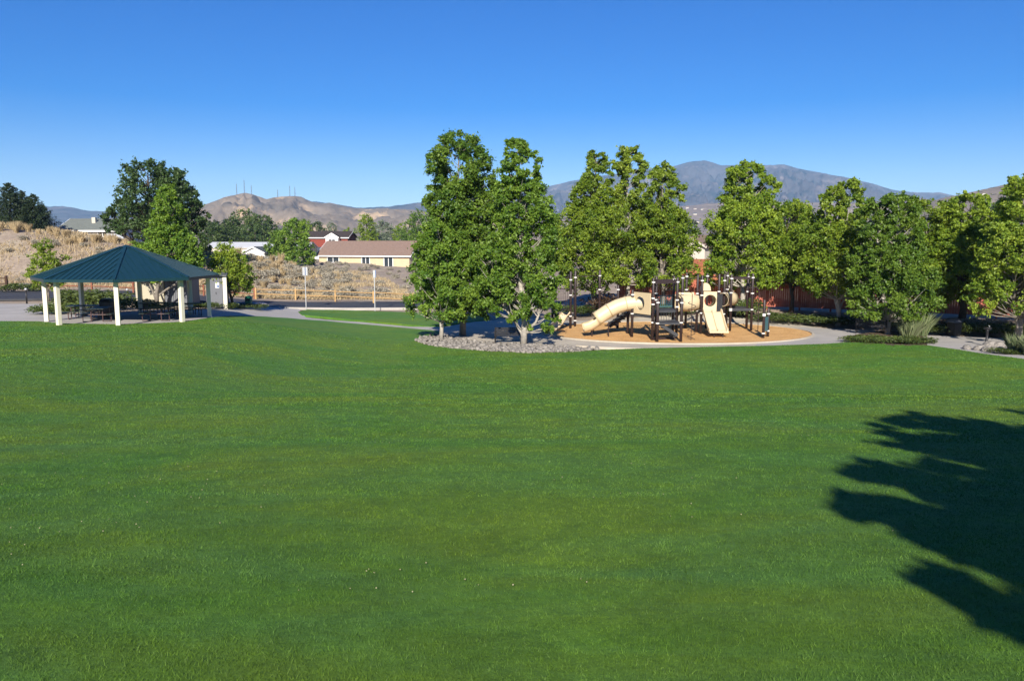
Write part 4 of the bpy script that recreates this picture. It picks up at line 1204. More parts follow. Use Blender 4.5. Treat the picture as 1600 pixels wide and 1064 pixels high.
# ------------------------------------------------------------------ rail fences
def rail_fence(name, label, pts, h, rails, material, n_extra=0, pr=0.075, rrad=0.055, sag=0.03):
    x0, y0 = pts[0]
    root = empty(name, (x0, y0, tz(x0, y0))); tag(root, label, "fence")
    o0 = Vector((x0, y0, tz(x0, y0)))
    W = [Vector((x, y, tz(x, y))) for x, y in pts]
    rq = random.Random(len(pts))
    for w in W:
        p = w - o0
        tl = Vector((rq.uniform(-0.03, 0.03), rq.uniform(-0.03, 0.03), 0))
        MB().bar(p - Vector((0, 0, 0.2)), p + Vector((0, 0, h)) + tl, pr * 2, pr * 2, Vector((0, 1, 0))).build("post", material, root, bevel=0.015)
    for a, b in zip(W[:-1], W[1:]):
        for rz in rails:
            p = a - o0 + Vector((0, 0, rz + rq.uniform(-sag, sag))); q = b - o0 + Vector((0, 0, rz + rq.uniform(-sag, sag)))
            d = (q - p).normalized() * 0.10
            MB().tube([p - d, p.lerp(q, 0.33) + Vector((0, 0, rq.uniform(-sag, sag) * 0.6)), p.lerp(q, 0.66), q + d], [rrad * 0.8, rrad, rrad * 1.05, rrad * 0.8], 6).build("rail", material, root)
    return root
rail_fence("rail_fence", "yellow new wooden split-rail fence along the far side of the road", [gp(400, 467.5), gp(462, 469), gp(524, 471), gp(584, 473.5), gp(646, 477)], 1.12, (0.50, 0.96), M['newwood'])
rail_fence("rail_fence", "weathered red split-rail fence behind the pavilion", [gp(86, 454), gp(144, 455), gp(209, 457.5), gp(262, 460), (gx(318, 75.0), 75.0), gp(398, 467.2)], 1.12, (0.45, 0.90), M['oldwood'])
rail_fence("rail_fence", "old dark rail fence at the far left edge above the road", [gp(-110, 449), gp(-50, 449.5), gp(11, 450.5)], 1.25, (0.45, 0.98), M['darkwood'], 0, 0.10)

# red board fence behind the playground trees
def red_fence():
    pts = [(gx(p_, y_), y_) for p_, y_ in ((965, 64), (1060, 62), (1150, 60), (1250, 58.4), (1350, 55.8), (1450, 53.8), (1560, 51.9), (1700, 49))]
    P0 = Vector((*pts[0], tz(*pts[0])))
    root = empty("board_fence", P0); tag(root, "long red-stained board fence behind the right-hand trees", "fence")
    for (a, b) in zip(pts[:-1], pts[1:]):
        A3 = Vector((*a, tz(*a))) - P0; B3 = Vector((*b, tz(*b))) - P0
        L = (B3 - A3).length; d = (B3 - A3).normalized(); nrm = Vector((d.y, -d.x, 0)).normalized()
        n = int(L / 0.15)
        mb = MB(); rq = random.Random(int(L * 100))
        for i in range(n):
            p = A3 + d * (i + 0.5) * L / n + nrm * rq.uniform(0.0, 0.012)
            hh = 1.95 + rq.uniform(-0.02, 0.02)
            c = p + Vector((0, 0, 0.05))
            w = d * (L / n * 0.47)
            t = nrm * 0.011
            vs = [c - w - t, c + w - t, c + w + t, c - w + t]
            mb.add(vs + [v + Vector((0, 0, hh)) for v in vs], [(0, 3, 2, 1), (4, 5, 6, 7), (0, 1, 5, 4), (1, 2, 6, 5), (2, 3, 7, 6), (3, 0, 4, 7)])
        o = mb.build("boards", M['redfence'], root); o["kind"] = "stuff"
        for zz in (0.4, 1.6):
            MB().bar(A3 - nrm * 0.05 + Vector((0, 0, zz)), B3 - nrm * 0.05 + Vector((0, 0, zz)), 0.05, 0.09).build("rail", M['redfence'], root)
        k = int(L / 2.4) + 1
        for i in range(k):
            p = A3.lerp(B3, i / k) - nrm * 0.09
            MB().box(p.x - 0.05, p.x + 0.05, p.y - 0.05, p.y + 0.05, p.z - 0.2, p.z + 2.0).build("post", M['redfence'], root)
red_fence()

# boulders beside the right-hand path
bm = bmesh.new(); bmesh.ops.create_icosphere(bm, subdivisions=2, radius=1.0)
for v in bm.verts:
    v.co *= 1 + 0.28 * noise.noise(v.co * 1.3 + Vector((3, 1, 7)))
boulder_me = bpy.data.meshes.new("boulder"); bm.to_mesh(boulder_me); bm.free(); boulder_me.materials.append(M['rock'])
for px, py, s, lb in ((1511, 546, 0.22, "leftmost, a flat one"), (1530, 547.5, 0.26, "second from the left"), (1541, 549, 0.24, "nearest the lawn"), (1546, 543.5, 0.34, "largest, by the drinking fountain"), (1559, 544, 0.32, "right of the largest"), (1550, 549, 0.22, "small, below the largest"), (1563, 548.5, 0.2, "rightmost and smallest")):
    x, y = gp(px, py)
    o = bpy.data.objects.new("boulder", boulder_me); link(o)
    o.location = (x, y, tz(x, y) + s * 0.35); o.scale = (s * 1.25, s, s * 0.75); o.rotation_euler = (0, 0, rr.uniform(0, 6))
    tag(o, "pale boulder at the edge of the right-hand path, " + lb, "boulder", "boulders by the right-hand path")
for px, py, s, lb in ((40, 452.5, 0.55, "pale flat boulder beside the road at the far left"), (52, 453.5, 0.45, "round grey boulder beside the road, right of the flat pale one")):
    x, y = gp(px, py)
    o = bpy.data.objects.new("boulder", boulder_me); link(o)
    o.location = (x, y, tz(x, y) + 0.2); o.scale = (s * 1.6, s, s * 0.8); tag(o, lb, "boulder")

# ------------------------------------------------------------------ small buildings beside the pavilion
def enclosure():
    x0, y0 = gx(212, 57.5), 57.5; z = tz(x0, y0)
    root = empty("service_enclosure", (x0, y0, z), R(6)); tag(root, "cream walled service enclosure with grey metal gate behind the pavilion", "enclosure")
    MB().box(0, 0.42, -0.1, 0.32, -0.3, 2.42).build("pillar", M['creamwall'], root, bevel=0.02)
    MB().box(0.42, 1.75, 0.02, 0.22, -0.3, 2.30).build("wall", M['creamwall'], root)
    MB().box(1.75, 2.0, -0.06, 0.3, -0.3, 2.42).build("pillar", M['creamwall'], root, bevel=0.02)
    g = empty_part("gate", root)
    for i in range(9):
        MB().box(2.02 + i * 0.152, 2.02 + i * 0.152 + 0.13, 0.05, 0.09, 0.06, 2.2).build("slat", M['greydoor'], g)
    MB().box(2.0, 3.4, 0.09, 0.13, 0.3, 0.4).build("gate_rail", M['greydoor'], g); MB().box(2.0, 3.4, 0.09, 0.13, 1.8, 1.9).build("gate_rail", M['greydoor'], g)
    MB().box(0, 0.2, 0.32, 3.0, -0.3, 2.3).build("side_wall", M['creamwall'], root)
    MB().box(0, 3.4, 3.0, 3.2, -0.3, 2.3).build("back_wall", M['creamwall'], root)
    MB().box(3.4, 3.6, -0.06, 3.2, -0.3, 2.35).build("side_wall", M['greydoor'], root)
def empty_part(name, parent):
    o = bpy.data.objects.new(name, None); link(o, parent); return o
enclosure()
def toilet_hut():
    x0, y0 = gx(322, 57.0), 57.0; z = tz(x0, y0)
    root = empty("restroom_hut", (x0, y0, z), R(10)); tag(root, "small grey restroom hut with cream corner trim right of the pavilion", "restroom")
    MB().box(0.0, 1.28, 0, 1.6, -0.3, 2.25).build("wall", M['greydoor'], root)
    for x in (0.0, 1.28):
        MB().box(x - 0.10 + (0.1 if x == 0 else 0), x + 0.10 + (0.06 if x else 0), -0.08, 0.14, -0.3, 2.3).build("corner_trim", M['cream'] if x else M['greydoor'], root)
    d = MB().box(0.62, 1.12, -0.025, 0.012, 0.05, 2.02).build("door", M['greydoor'], root)
    MB().box(0.66, 0.70, -0.06, -0.026, 0.95, 1.1).build("handle", M['blackmetal'], d)
    s = MB().box(0.66, 0.92, -0.05, -0.028, 1.40, 1.78).build("notice", M['white'], root)
    MB().box(0.78, 0.90, -0.058, -0.051, 1.44, 1.60).build("symbol", M['signblue'], s)
    MB().add([(-0.2, -0.25, 2.25), (1.5, -0.25, 2.25), (1.5, 1.85, 2.25), (-0.2, 1.85, 2.25), (-0.1, 0.8, 2.5), (1.4, 0.8, 2.5)], [(3, 2, 1, 0), (0, 1, 5, 4), (2, 3, 4, 5), (1, 2, 5), (3, 0, 4)]).build("roof", M['slateroof'], root)
toilet_hut()
# kerb ramp slab
sheet("kerb_ramp", [gp(368, 477), gp(385, 473.5), gp(412, 473), gp(418, 475), gp(404, 478.5), gp(378, 479.5)], 0.8, 0.03, M['concrete'], 0.1, 0.6)

# ------------------------------------------------------------------ playground
PG = Vector((10.3, 48.5, 0))
def P3(px, Y, z):
    return Vector((gx(px, Y), Y, z)) - PG
ring_me = None
def clamp_mesh():
    mb = MB(); mb.tube([(0, 0, -0.035), (0, 0, 0.035)], 0.105, 12)
    me = bpy.data.meshes.new("clamp"); me.from_pydata(mb.v, [], mb.f); me.materials.append(M['clamp']); me.update()
    return me
CL = clamp_mesh()
def play_post(root, p, top, clamps, r=0.082):
    mb = MB(); mb.tube([(p.x, p.y, -0.15), (p.x, p.y, top - 0.03), (p.x, p.y, top)], [r, r, r * 0.75], 12)
    o = mb.build("post", M['brownmetal'], root, True)
    for z in clamps:
        c = bpy.data.objects.new("clamp", CL); link(c, o); c.location = (p.x, p.y, z)
    return o
def dist_of(by):
    return gp(1000, by)[1]

def sweep(pts, rad, a0, a1, n, thick=0.03, squash=None):
    """open or closed shell swept along pts: angles a0..a1 measured from straight down"""
    mb = MB(); vs = []; fs = []
    full = abs(a1 - a0) > 6.27
    m = n if full else n + 1
    pts = [Vector(p) for p in pts]
    for layer, rr_ in ((0, 0.0), (1, -thick)):
        for i, p in enumerate(pts):
            d = (pts[min(i + 1, len(pts) - 1)] - pts[max(i - 1, 0)]).normalized()
            s = d.cross(Vector((0, 0, 1))).normalized(); u = s.cross(d).normalized()
            rd = (rad[i] if hasattr(rad, '__len__') else rad) + rr_
            for k in range(m):
                a = a0 + (a1 - a0) * k / n
                vs.append(p + s * math.sin(a) * rd - u * math.cos(a) * rd)
    N = len(pts) * m
    for i in range(len(pts) - 1):
        for k in range(n):
            k2 = (k + 1) % m
            q = (i * m + k, i * m + k2, (i + 1) * m + k2, (i + 1) * m + k)
            fs.append(q); fs.append(tuple(N + j for j in q[::-1]))
    for i in (0, len(pts) - 1):
        for k in range(n):
            k2 = (k + 1) % m
            fs.append((i * m + k, i * m + k2, N + i * m + k2, N + i * m + k))
    if not full:
        for k in (0, m - 1):
            for i in range(len(pts) - 1):
                fs.append((i * m + k, (i + 1) * m + k, N + (i + 1) * m + k, N + i * m + k))
    return mb.add(vs, fs)

def holed_panel(root, name, a, b, z0, z1, hole_c, hole_r, material, th=0.05, n=28):
    """upright panel between plan points a and b with a round hole"""
    a = Vector(a); b = Vector(b); L = (b - a).length; e = (b - a).normalized(); nr = Vector((e.y, -e.x, 0))
    outer = []; inner = []
    for k in range(n):
        t = 2 * math.pi * k / n
        c, s = math.cos(t), math.sin(t)
        inner.append((hole_c[0] + hole_r * c, hole_c[1] + hole_r * s))
        # ray from the hole's centre to the panel's border
        cand = []
        if c > 1e-6: cand.append((L - hole_c[0]) / c)
        if c < -1e-6: cand.append(-hole_c[0] / c)
        if s > 1e-6: cand.append((z1 - hole_c[1]) / s)
        if s < -1e-6: cand.append((z0 - hole_c[1]) / s)
        d = min(cand); outer.append((hole_c[0] + d * c, hole_c[1] + d * s))
    corners = [(0, z0), (L, z0), (L, z1), (0, z1)]
    for cx_, cz_ in corners:
        j = min(range(n), key=lambda k: (outer[k][0] - cx_) ** 2 + (outer[k][1] - cz_) ** 2); outer[j] = (cx_, cz_)
    vs = []
    for s in (th / 2, -th / 2):
        for (x, z) in outer + inner: vs.append(Vector((a.x, a.y, 0)) + e * x + nr * s + Vector((0, 0, z)))
    fs = []
    for k in range(n):
        j = (k + 1) % n
        fs += [(k, j, n + j, n + k), (2 * n + n + k, 2 * n + n + j, 2 * n + j, 2 * n + k), (k, 2 * n + k, 2 * n + j, j), (n + k, n + j, 3 * n + j, 3 * n + k)]
    return MB().add(vs, fs).build(name, material, root)

def bar_panel(root, name, a, b, z0, z1, n, material):
    mb = MB()
    a = Vector(a); b = Vector(b)
    for z in (z0, z1): mb.bar((a.x, a.y, z), (b.x, b.y, z), 0.045, 0.05)
    for k in range(n + 1):
        p = a.lerp(b, k / n); mb.tube([(p.x, p.y, z0), (p.x, p.y, z1)], 0.014, 6)
    return mb.build(name, material, root)

def build_play():
    zf = tz(10.3, 48.5) + 0.03
    root = empty("play_structure", (PG.x, PG.y, zf)); tag(root, "large dark-post play structure with cream tube slide and double slide", "play structure")
    D = dist_of
    def pp(px, Y): return Vector((gx(px, Y), Y, 0)) - PG
    P5 = pp(988.7, D(527.5)); P6 = pp(982, D(522)); A = pp(1020.9, D(532.5)); B = pp(1025.7, 47.0); Cc = pp(1028.7, D(535)); Dd = pp(1058.6, D(530.4)); E = pp(1066, D(535)); Fp = pp(1053, 47.4)
    Gp_ = pp(1066.5, 48.6); Hh = pp(1072.7, D(514)); I = pp(1090, D(520)); J = pp(1097, D(522.5)); K = pp(1105, 51.2); Lp = pp(1123.6, 50.3); Mm = pp(1132, 50.4); O = pp(1142.7, D(518)); N = pp(1136.5, 52.6)
    Q = pp(1168.6, D(515)); Rr = pp(1176, D(517.5)); P4 = pp(966, 51.5)
    TOP = 3.62
    for p, t, c in ((P5, 2.85, (2.55, 2.02, 1.42)), (P6, 1.42, ()), (A, TOP, (3.37, 2.45, 2.1, 1.05)), (B, TOP, (3.32, 2.6, 2.22)), (Cc, 2.42, (2.26, 1.08)), (Dd, TOP, (3.35, 2.3, 1.9)), (E, 2.52, (2.25, 1.12)),
                    (Fp, TOP, (3.42,)), (Gp_, TOP, (3.45, 2.5)), (Hh, TOP + 0.05, (3.42, 2.55)), (I, TOP, (2.45, 1.5, 1.36)), (J, TOP, (3.3, 2.4, 1.3)), (K, TOP, (3.45,)), (Lp, TOP, (2.5, 1.3)), (Mm, TOP, (3.2, 2.4, 1.05)),
                    (N, TOP, (3.4, 2.5)), (O, TOP, (3.35, 2.45, 1.42, 1.32)), (Q, TOP + 0.04, (3.4, 2.45)), (Rr, TOP + 0.04, (3.4, 2.4, 1.36)), (P4, 2.85, (2.55,))):
        play_post(root, p, t, c)
    def deck(name, ring, z, th=0.14):
        mb = MB(); mb.prism([(p.x, p.y) for p in ring], z - th, z); return mb.build(name, M['deck'], root)
    # left tower with the tube slide
    back1 = pp(1013, 48.8)
    deck("deck", [P5, A, B, back1, P6], 1.42)
    holed_panel(root, "slide_panel", P5 + Vector((0.08, 0, 0)), A + (P5 - A) * 0.12, 1.46, 2.72, (0.62, 2.08), 0.40, M['plastic'])
    MB().bar((P5.x, P5.y, 1.9), (P6.x, P6.y, 1.9), 0.05, 0.9).build("side_panel", M['plastic'], root)
    bar_panel(root, "guard_bars", P6, back1, 1.5, 2.4, 9, M['brownmetal'])
    path_px = [(1004, 473.5, 46.9), (990, 473, 46.9), (978, 474.5, 46.9), (965, 478.5, 46.9), (952, 485, 46.9), (940, 493, 46.9), (929, 500.5, 46.9), (920, 505.5, 46.9), (910, 508, 46.9)]
    pts = []
    for a, b in zip(path_px[:-1], path_px[1:]):
        for t in (0, 0.34, 0.67):
            px, py, Y = (a[i] + (b[i] - a[i]) * t for i in range(3)); w = at(px, py, Y); pts.append(Vector((w.x, w.y, w.z - zf)) - Vector((PG.x, PG.y, 0)))
    w = at(*path_px[-1]); pts.append(Vector((w.x, w.y, w.z - zf)) - Vector((PG.x, PG.y, 0)))
    r = 0.425
    tube = sweep(pts[:18], r, 0, 2 * math.pi, 26).build("tube_slide", M['plastic'], root, True)
    sweep(pts[17:], [r * (1.0 + 0.02 * i) for i in range(len(pts[17:]))], -1.75, 1.75, 20).build("slide_chute", M['plastic'], tube, True)
    for i in (6, 12, 17):
        d = (pts[i + 1] - pts[i - 1]).normalized() * 0.03
        sweep([pts[i] - d, pts[i] + d], r + 0.035, 0, 2 * math.pi, 26, 0.05).build("flange", M['plastic'], tube, True)
    for px, Y in ((926, 46.9), (952, 46.9)):
        q = pp(px, Y); MB().tube([(q.x, q.y, -0.1), (q.x, q.y, 0.45 if px < 940 else 0.9)], 0.035, 8).build("slide_support", M['brownmetal'], tube)
    # dark stepped climber behind the tube slide
    s0, s1 = pp(952, 50.2), pp(985, 48.9)
    for k in range(5):
        t0 = k / 5
        p = s0.lerp(s1, t0); q = s0.lerp(s1, t0 + 0.2)
        MB().bar((p.x, p.y, 0.35 + 0.22 * k), (q.x, q.y, 0.35 + 0.22 * k), 0.8, 0.06).build("step", M['deck'], root)
    MB().bar((s0.x, s0.y - 0.42, 0.3), (s1.x, s1.y - 0.42, 1.35), 0.04, 0.2).build("stringer", M['deck'], root)
    MB().bar((s0.x, s0.y + 0.42, 0.3), (s1.x, s1.y + 0.42, 1.35), 0.04, 0.2).build("stringer", M['deck'], root)
    # middle tower
    deck("deck", [A + Vector((0.1, 0.2, 0)), Dd, Fp, B], 1.72)
    deck("deck", [Cc, E, Dd, A], 1.10, 0.10)
    bar_panel(root, "guard_bars", B + Vector((0.05, 0.02, 0)), Fp, 1.80, 2.45, 9, M['teal'])
    bar_panel(root, "guard_bars", A + Vector((0.1, 0.3, 0)), Dd, 1.12, 1.66, 9, M['deck'])
    for k in range(4):
        p = Cc.lerp(E, 0.25 + 0.18 * k); q = A.lerp(Dd, 0.25 + 0.18 * k)
        MB().bar((p.x, p.y + 0.2, 0.95 - 0.22 * k), (q.x, q.y, 0.95 - 0.22 * k), 0.26, 0.05).build("step", M['deck'], root)
    MB().bar((Cc.x + 0.15, Cc.y + 0.15, 1.02), (E.x - 0.15, E.y + 0.15, 0.35), 0.04, 0.18).build("stringer", M['deck'], root)
    MB().bar((A.x, A.y, 0.08), (Dd.x, Dd.y, 0.08), 0.06, 0.14).build("base_rail", M['brownmetal'], root)
    for a, b in ((A, Dd), (B, Fp), (A, B), (Dd, Fp)):
        MB().bar((a.x, a.y, 3.36), (b.x, b.y, 3.36), 0.08, 0.17).build("overhead_beam", M['brownmetal'], root)
    for k in range(6):
        p = A.lerp(Dd, (k + 0.5) / 6); q = B.lerp(Fp, (k + 0.5) / 6)
        MB().tube([(p.x, p.y, 3.3), (q.x, q.y, 3.3)], 0.018, 6).build("rung", M['brownmetal'], root)
    # crawl tube between the towers
    c0 = pp(1058, 48.3) + Vector((0, 0, 1.93)); c1 = pp(1093, 49.3) + Vector((0, 0, 1.88))
    mid = [c0.lerp(c1, k / 8) for k in range(9)]
    ct = sweep(mid, [0.46, 0.47, 0.50, 0.53, 0.54, 0.53, 0.50, 0.47, 0.46], 0, 2 * math.pi, 26).build("crawl_tube", M['plastic'], root, True)
    for k in (2, 6):
        q = mid[k]; MB().tube([(q.x, q.y - 0.53, q.z + 0.06), (q.x, q.y - 0.505, q.z + 0.06)], 0.055, 12).build("peep_hole", M['blackmetal'], ct)
    sweep([c0 - (c1 - c0).normalized() * 0.02, c0 + (c1 - c0).normalized() * 0.04], 0.56, 0, 2 * math.pi, 26, 0.12).build("flange", M['plastic'], ct, True)
    holed_panel(root, "tunnel_panel", Gp_ + Vector((-0.25, 0.1, 0)), Gp_ + Vector((0.75, 0.15, 0)), 1.35, 2.55, (0.45, 1.95), 0.34, M['plastic'])
    # right tower with the double slide
    deck("deck", [J, pp(1130, 48.6), Mm, Lp + Vector((0, 0.9, 0)), K, I], 1.36)
    a, b = J + Vector((0.10, -0.02, 0)), pp(1120.5, 48.3)
    holed_panel(root, "slide_panel", a, b, 1.38, 2.62, (0.42, 2.06), 0.37, M['plastic'])
    hc = a + (b - a).normalized() * 0.42 + Vector((0, 0.06, 2.06))
    sweep([hc, hc + Vector((0, 0.5, 0)), hc + Vector((0.05, 1.0, -0.05))], 0.385, 0, 2 * math.pi, 24).build("tunnel_hood", M['plastic'], root, True)
    a2 = a + Vector((-0.05, 0.8, 0))
    arch = [(0.0, 2.62), (0.0, 2.86)] + [(0.34 + 0.34 * math.cos(t), 2.72 + 0.40 * math.sin(t)) for t in np.linspace(math.pi * 0.86, 0.0, 12)] + [(0.7, 2.62)]
    e = (b - a).normalized(); mb = MB()
    n = len(arch)
    vs = [Vector((a2.x, a2.y, 0)) + e * x + Vector((0, s, z)) for s in (0, 0.05) for x, z in arch]
    mb.add(vs, [tuple(range(n)), tuple(range(2 * n - 1, n - 1, -1))] + [(k, n + k, n + (k + 1) % n, (k + 1) % n) for k in range(n)])
    mb.build("arched_panel", M['plastic'], root)
    MB().bar((b.x + 0.06, b.y, 1.92), (pp(1129, 48.7).x, pp(1129, 48.7).y, 1.92), 0.05, 1.1).build("side_panel", M['deck'], root)
    t0, t1 = pp(1099, 48.05), pp(1128.5, 48.05); g0, g1 = pp(1110.5, 46.45), pp(1140.5, 46.45)
    prof = [(0.0, 1.40), (0.10, 1.36), (0.3, 1.10), (0.55, 0.76), (0.8, 0.44), (0.92, 0.35), (1.0, 0.34)]
    sl = MB(); rows = []
    for f, z in prof:
        l = t0.lerp(g0, f); r2 = t1.lerp(g1, f); m_ = l.lerp(r2, 0.5); ex = (r2 - l).normalized()
        sec = [(l, 0.20), (l + ex * 0.05, 0.20), (l + ex * 0.09, 0.02), (m_ - ex * 0.06, 0.0), (m_ - ex * 0.03, 0.12), (m_ + ex * 0.03, 0.12), (m_ + ex * 0.06, 0.0), (r2 - ex * 0.09, 0.02), (r2 - ex * 0.05, 0.20), (r2, 0.20), (r2, -0.05), (l, -0.05)]
        rows.append([Vector((q.x, q.y, z + h)) for q, h in sec])
    k = len(rows[0])
    sl.add([v for r_ in rows for v in r_], [(i * k + j, i * k + (j + 1) % k, (i + 1) * k + (j + 1) % k, (i + 1) * k + j) for i in range(len(rows) - 1) for j in range(k)] + [tuple(range(k - 1, -1, -1)), tuple((len(rows) - 1) * k + j for j in range(k))])
    ds = sl.build("double_slide", M['plastic'], root)
    MB().bar((g0.x - 0.0, g0.y - 0.06, 0.34), (g1.x + 0.0, g1.y - 0.06, 0.34), 0.12, 0.10).build("slide_lip", M['plastic'], ds)
    for f in (0.3, 0.75):
        q = g0.lerp(g1, f); MB().tube([(q.x, q.y + 0.15, -0.1), (q.x, q.y + 0.15, 0.33)], 0.04, 8).build("slide_support", M['brownmetal'], ds)
    holed_panel(root, "tunnel_panel", Mm + Vector((-0.1, -0.05, 0)), O + Vector((-0.12, 0.2, 0)), 1.4, 2.5, (0.12, 1.6), 0.08, M['plastic']) if False else None
    e0, e1 = pp(1129, 50.2) + Vector((0, 0, 1.98)), pp(1145, 51.4) + Vector((0, 0, 1.98))
    sweep([e0.lerp(e1, t / 4) for t in range(5)], 0.44, 0, 2 * math.pi, 24).build("crawl_tube", M['plastic'], root, True)
    # bridge and overhead ladder at the right
    MB().bar((O.x, O.y, 1.36), (Rr.x, Rr.y, 1.36), 0.10, 0.16).build("bridge_beam", M['deck'], root)
    MB().bar((N.x, N.y, 1.36), (Q.x, Q.y, 1.36), 0.10, 0.16).build("bridge_beam", M['deck'], root)
    for a, b in ((O, Q), (N, Q), (Q, Rr), (O, Rr), (K, N), (Gp_, K), (I, K)):
        MB().bar((a.x, a.y, 3.37), (b.x, b.y, 3.37), 0.06, 0.14 if a is O else 0.06).build("overhead_beam", M['brownmetal'], root)
    for k in range(5):
        p = O.lerp(Rr, (k + 0.5) / 5); q = N.lerp(Q, (k + 0.5) / 5)
        MB().tube([(p.x, p.y, 3.32), (q.x, q.y, 3.32)], 0.018, 6).build("rung", M['brownmetal'], root)
    # climbing poles and the twisted climber
    q = pp(1186.7, 49.8)
    MB().tube([(q.x, q.y, -0.1), (q.x, q.y, 2.5), (q.x - 0.1, q.y, 2.75), (Rr.x, Rr.y, 2.85)], 0.024, 8).build("fire_pole", M['brownmetal'], root)
    q = pp(1082, 45.2)
    MB().tube([(q.x, q.y, -0.1), (q.x, q.y, 2.7), (q.x - 0.15, q.y + 0.3, 2.85), (Dd.x, Dd.y, 2.9)], 0.02, 8).build("fire_pole", M['brownmetal'], root)
    hx = [(q.x + 0.22 * math.cos(t * 0.6), q.y + 0.22 * math.sin(t * 0.6), 0.05 + t * 0.037) for t in range(60)]
    MB().tube(hx, 0.018, 6).build("spiral_climber", M['brownmetal'], root)
    return root, zf
play, PGZ = build_play()

def small_climber():
    """posts, overhead bar and little slide at the playground's left end"""
    p1 = Vector((gx(891.7, dist_of(514)), dist_of(514), 0)); zf = tz(p1.x, p1.y) + 0.03
    root = empty("small_climber", (p1.x, p1.y, zf)); tag(root, "smaller dark-post climber at the left end of the playground", "play structure")
    def pp(px, Y): return Vector((gx(px, Y) - p1.x, Y - p1.y, 0))
    a, b, c, d = pp(891.7, p1.y), pp(899, 52.6), pp(937, 54.0), pp(863.5, 53.5)
    for p, cl in ((a, (3.2, 2.2, 0.82)), (b, (3.3, 0.4)), (c, (3.35, 2.4)), (d, (3.2,))):
        play_post(root, p, 3.75, cl)
    MB().tube([(b.x, b.y, 3.36), (c.x, c.y, 3.38)], 0.03, 8).build("overhead_bar", M['brownmetal'], root)
    MB().tube([(d.x, d.y, 3.2), (b.x, b.y, 3.3)], 0.03, 8).build("overhead_bar", M['brownmetal'], root)
    bar_panel(root, "guard_bars", d, b, 1.1, 2.5, 12, M['brownmetal'])
    MB().prism([(d.x, d.y), (a.x, a.y), (b.x, b.y), (b.x - 0.4, b.y + 1.0)], 0.72, 0.84).build("deck", M['deck'], root)
    # little chute to the left, its side wall facing the viewer
    s0, s1 = pp(884, 51.4), pp(866, 50.2)
    pts = [s0.lerp(s1, t) + Vector((0, 0, z)) for t, z in ((0, 1.15), (0.25, 0.95), (0.6, 0.55), (0.85, 0.36), (1.0, 0.34))]
    sweep(pts, 0.34, -1.5, 1.5, 14).build("chute", M['plastic'], root, True)
small_climber()

def play_sign():
    Y = dist_of(521.5); x = gx(927, Y)
    root = empty("playground_sign", (x, Y, tz(x, Y) + 0.03)); tag(root, "small dark sign on two posts in the chips before the tube slide", "sign")
    for dx in (-0.10, 0.06): MB().tube([(dx, 0, -0.1), (dx, 0, 0.45)], 0.025, 8).build("post", M['brownmetal'], root)
    MB().box(-0.02, 0.14, -0.03, 0.0, 0.42, 0.75).build("plate", M['brownmetal'], root)
play_sign()
def panel_station():
    Y = dist_of(529); x = gx(1195.5, Y)
    root = empty("activity_panel", (x, Y, tz(x, Y) + 0.03)); tag(root, "low two-post teal activity panel standing apart at the playground's right end", "play panel")
    b = Vector((gx(1202.5, Y + 0.7) - x, 0.7, 0))
    play_post(root, Vector((0, 0, 0)), 2.28, (1.42, 1.34, 0.28)); play_post(root, b, 1.72, (1.38, 0.35))
    MB().bar((0.03, 0.07, 0.78), (b.x - 0.03, b.y - 0.07, 0.78), 0.04, 0.85).build("panel", M['teal'], root)
panel_station()

